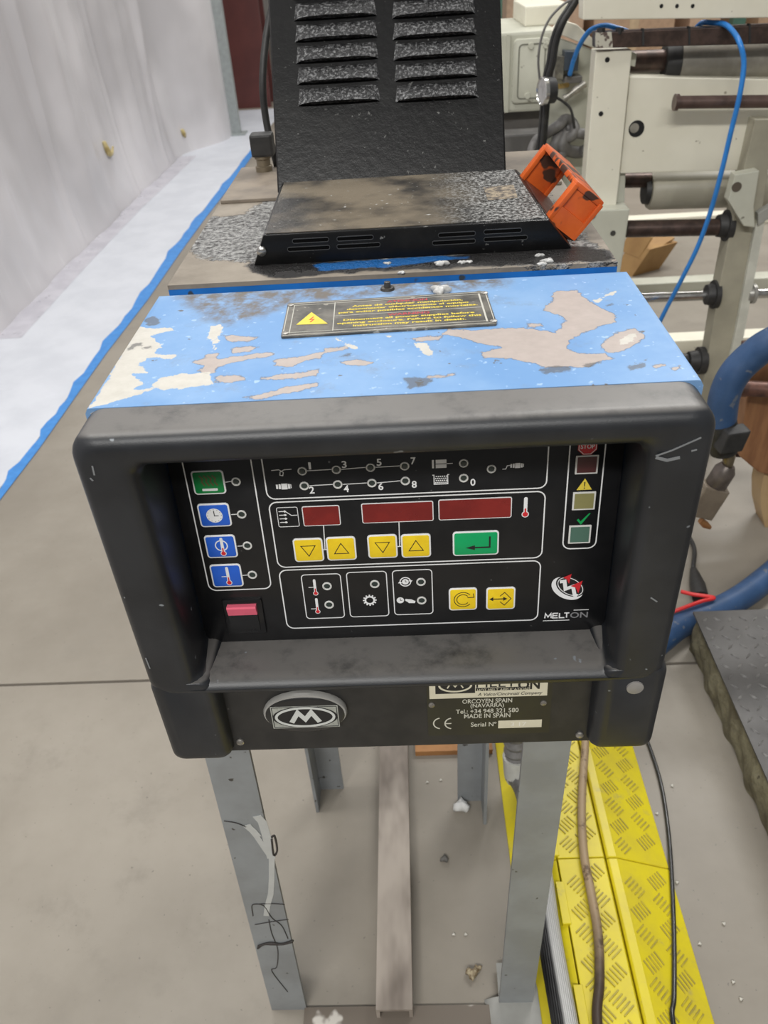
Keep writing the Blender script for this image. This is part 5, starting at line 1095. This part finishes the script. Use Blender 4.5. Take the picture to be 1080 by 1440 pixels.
# --- valve, gauge and small fittings on the body panel
VY = SBY-.03
vl = build('valve_body', MB().box(tuple(AY(793, 117, VY)*np.array([1, 0, 1])+np.array([0, VY-.01, 0])), tuple(AY(818, 106, VY)*np.array([1, 0, 1])+np.array([0, VY+.03, 0]))), pm('valve_grey', (.16, .155, .15), rough=.4, metal=.3), cmn, smooth=0, bevel=.002)
plateY('solenoid_coil', [(795, 72), (815, 73), (813, 100), (793, 100)], VY-.012, .04, pm('coil_slate', (.055, .068, .082), rough=.45), .002)
plateY('coil_bracket', [(782, 78), (794, 80), (792, 112), (780, 110)], VY-.004, .03, pm('bracket_olive', (.20, .19, .15), (.10, .095, .08), 60, .5), .001)
a_, b_ = AY(793, 139, VY-.01), AY(823, 117, VY-.01); d_ = b_-a_; L = np.linalg.norm(d_)
build('fitting', lathe(a_, d_, [(0, .0001), (0, .0085), (L*.12, .0085), (L*.13, .0070), (L*.45, .0070), (L*.46, .0092), (L*.7, .0092), (L*.71, .0076), (L*.9, .0076), (L*.91, .0088), (L, .0088), (L, .0001)], 16), pm('nickel', (.40, .38, .34), (.28, .27, .24), 60, .35, .6), cmn, smooth=40)
pgc = AY(776, 127, VY-.095); gau = build('pressure_gauge', lathe(pgc, (-1, -.25, 0), [(-.004, .0001), (-.004, .026), (.022, .027), (.022, .0001)], 24), M_rubber, cmn, smooth=40)
build('gauge_rim', lathe(pgc, (-1, -.25, 0), [(.016, .0265), (.016, .0285), (.024, .0285), (.026, .026), (.0235, .0245)], 24), M_chrome, gau, smooth=40)
build('gauge_dial', lathe(pgc, (-1, -.25, 0), [(.0222, .0001), (.0222, .0245), (.0228, .0245), (.0228, .0001)], 24), flatm('dial_white', (.62, .62, .60)), gau)
build('brass_stem', lathe(AY(777, 123, VY-.085), AY(797, 120, VY-.012)-AY(777, 123, VY-.085), [(0, .0001), (0, .0075), (.008, .0075), (.010, .0055), (.09, .0055), (.09, .0001)], 10), pm('brass', (.55, .36, .09), rough=.3, metal=.8), cmn)
# --- hoses and cables in the gap
ah = [AY(801, 106, VY-.02), AY(807, 84, VY-.03), AY(816, 62, VY-.05), AY(830, 43, MY+.062), AY(850, 36, MY+.050), AY(868, 40, MY+.038), AY(884, 46, MY+.036)]; ah.append(ah[-1]+np.array([.010, .002, -.020]))
tag(build('air_hose', MB().tube(smoothpath(ah), .0053, 12), pm('blue_air_hose', (.025, .20, .58), (.02, .17, .50), 20, .3), smooth=180, base=ah[0]), 'short bright blue air hose arching from the solenoid valve', 'hose')
b0_, b1_ = AY(838, 46, MY-.012), AY(1150, 32, MY-.012)
def overbar(px_, y_, h_): x_ = AY(px_, 40, y_)[0]; return np.array([x_, y_, b0_[2]+(x_-b0_[0])/(b1_[0]-b0_[0])*(b1_[2]-b0_[2])+h_])
ah = [overbar(976, MY+.046, -.010), overbar(986, MY+.034, .0045), overbar(1001, MY+.010, .0062), overbar(1016, MY-.014, .0058), overbar(1029, MY-.048, -.002), AY(1040, 60, MY-.09), AY(1046, 90, MY-.10), AY(1040, 135, MY-.11), AY(1028, 185, MY-.11), AY(1015, 240, MY-.11), AY(1000, 295, MY-.10), AY(982, 345, MY-.09), AY(960, 390, MY-.08), AY(935, 438, MY-.06), AY(915, 480, MY-.05), AY(890, 540, MY-.05), AY(860, 600, MY-.05)]
ah[-1][2] = max(ah[-1][2], .01)
tag(build('air_hose', MB().tube(smoothpath(ah), .0053, 12), pm('blue_air_hose', (.025, .20, .58)), smooth=180, base=ah[7]), 'long bright blue air hose hanging across the cream machine frame', 'hose')
ck = [AY(820, -20, VY-.04), AY(805, 8, VY-.05), AY(790, 32, VY-.06), AY(780, 60, VY-.06), AY(775, 90, VY-.06), AY(770, 112, VY-.06)]
for i, (ox, oy, r_) in enumerate(((0, 0, .0052), (.008, .0105, .0046), (-.006, .0110, .0040))):
    pth = [p+np.array([ox, oy, 0]) for p in ck+[AY(765, 170, VY-.06), AY(760, 235, VY-.05), AY(758, 330, VY-.05)]]
    tag(build('black_cable', MB().tube(smoothpath(pth), r_, 10), M_rubber, smooth=180, base=pth[5]), ['thick black cable dropping past the pressure gauge', 'black cable dropping right of the pressure gauge', 'slimmer black cable behind the pressure gauge'][i], 'cable', 'black cables by the pressure gauge')
gc_ = [AY(806, -2, VY-.08), AY(790, 8, VY-.08), AY(772, 28, VY-.08), AY(761, 55, VY-.08), AY(757, 85, VY-.08), AY(759, 112, VY-.07)]
tag(build('gauge_wire', MB().tube(smoothpath(gc_), .0026, 8), M_grey_cable, smooth=180, base=gc_[-1]), 'thin grey wire curving down to the pressure gauge', 'wire')
gc_ = [AY(778, 135, VY-.03), AY(792, 143, VY-.03), AY(803, 155, VY-.03), AY(808, 180, VY-.03)]
tag(build('gauge_wire', MB().tube(smoothpath(gc_), .0030, 8), M_rubber, smooth=180, base=gc_[-1]), 'thin black wire curving from the gauge to the cable knot', 'wire')
KY = SBY-.045
kn = thing('cable_knot', 'knotted bundle of grey cables tied beside the cream upright', 'cable', AY(790, 215, KY))
for path, r_ in (([(762, 192), (774, 184), (786, 176), (795, 168), (805, 174), (808, 186), (798, 194), (788, 186), (784, 176)], .0125), ([(795, 186), (790, 205), (800, 212), (815, 214), (826, 210)], .014), ([(796, 178), (808, 186), (818, 188), (828, 190)], .012), ([(792, 180), (782, 200), (775, 225), (768, 260), (764, 330)], .013), ([(800, 185), (790, 215), (784, 250), (780, 330)], .013), ([(765, 190), (752, 200), (746, 230), (744, 330)], .011)):
    pth = [AY(x, y, KY-.012*math.sin(i*1.7+r_*900)) for i, (x, y) in enumerate(path)]
    build('cable', MB().tube(smoothpath(pth, 6), r_, 10), M_grey_cable, kn, smooth=180)

# ================================================================ FAR RACK
RYY = 5.6
rk_ = thing('pallet_rack', 'green pallet rack far behind the cast housing', 'rack', (.9, RYY, 0))
Mg = pm('rack_green', (.06, .14, .105), rough=.5); Mo = pm('rack_orange', (.52, .13, .04), rough=.5)
for x in (.62, 2.2, 3.9):
    for dy in (0, .9): build('rack_post', MB().box((x, RYY+dy, 0), (x+.08, RYY+dy+.08, 2.6)), Mg, rk_, smooth=0)
    build('rack_brace', MB().prism([(x+.03, RYY+.04, .25), (x+.03, RYY+.04, .31), (x+.03, RYY+.9, .95), (x+.03, RYY+.9, .89)], (.03, 0, 0)), Mg, rk_, smooth=0)
for z in (.35, 1.6):
    build('rack_beam', MB().box((.70, RYY, z), (3.9, RYY+.05, z+.11)), Mo, rk_, smooth=0); build('rack_beam', MB().box((.70, RYY+.93, z), (3.9, RYY+.98, z+.11)), Mo, rk_, smooth=0)
build('rack_deck', MB().box((.70, RYY+.05, .46), (3.9, RYY+.93, .475)), pm('deck_wood', (.36, .24, .14), rough=.7), rk_, smooth=0)
for i, (x0, x1, h_) in enumerate(((.74, 1.25, .40), (1.32, 1.85, .32), (1.95, 2.15, .46), (2.4, 3.0, .36), (3.1, 3.7, .42))):
    b = thing('carton', ['brown carton on the green rack beside the first post', 'low brown carton second along the green rack', 'narrow brown carton third along the green rack', 'brown carton fourth along the green rack', 'brown carton at the far end of the green rack'][i], 'box', ((x0+x1)/2, RYY+.5, .475), 'cartons on the green rack')
    build('carton_body', MB().box((x0, RYY+.1, .475), (x1, RYY+.85, .475+h_)), pm('carton_%d' % (i % 2), (.42, .29, .19) if i % 2 else (.47, .33, .23), rough=.7), b, smooth=0)
    build('carton_tape', MB().box(((x0+x1)/2-.03, RYY+.098, .475), ((x0+x1)/2+.03, RYY+.852, .476+h_)), pm('tape_tan', (.52, .40, .26), rough=.4), b, smooth=0)
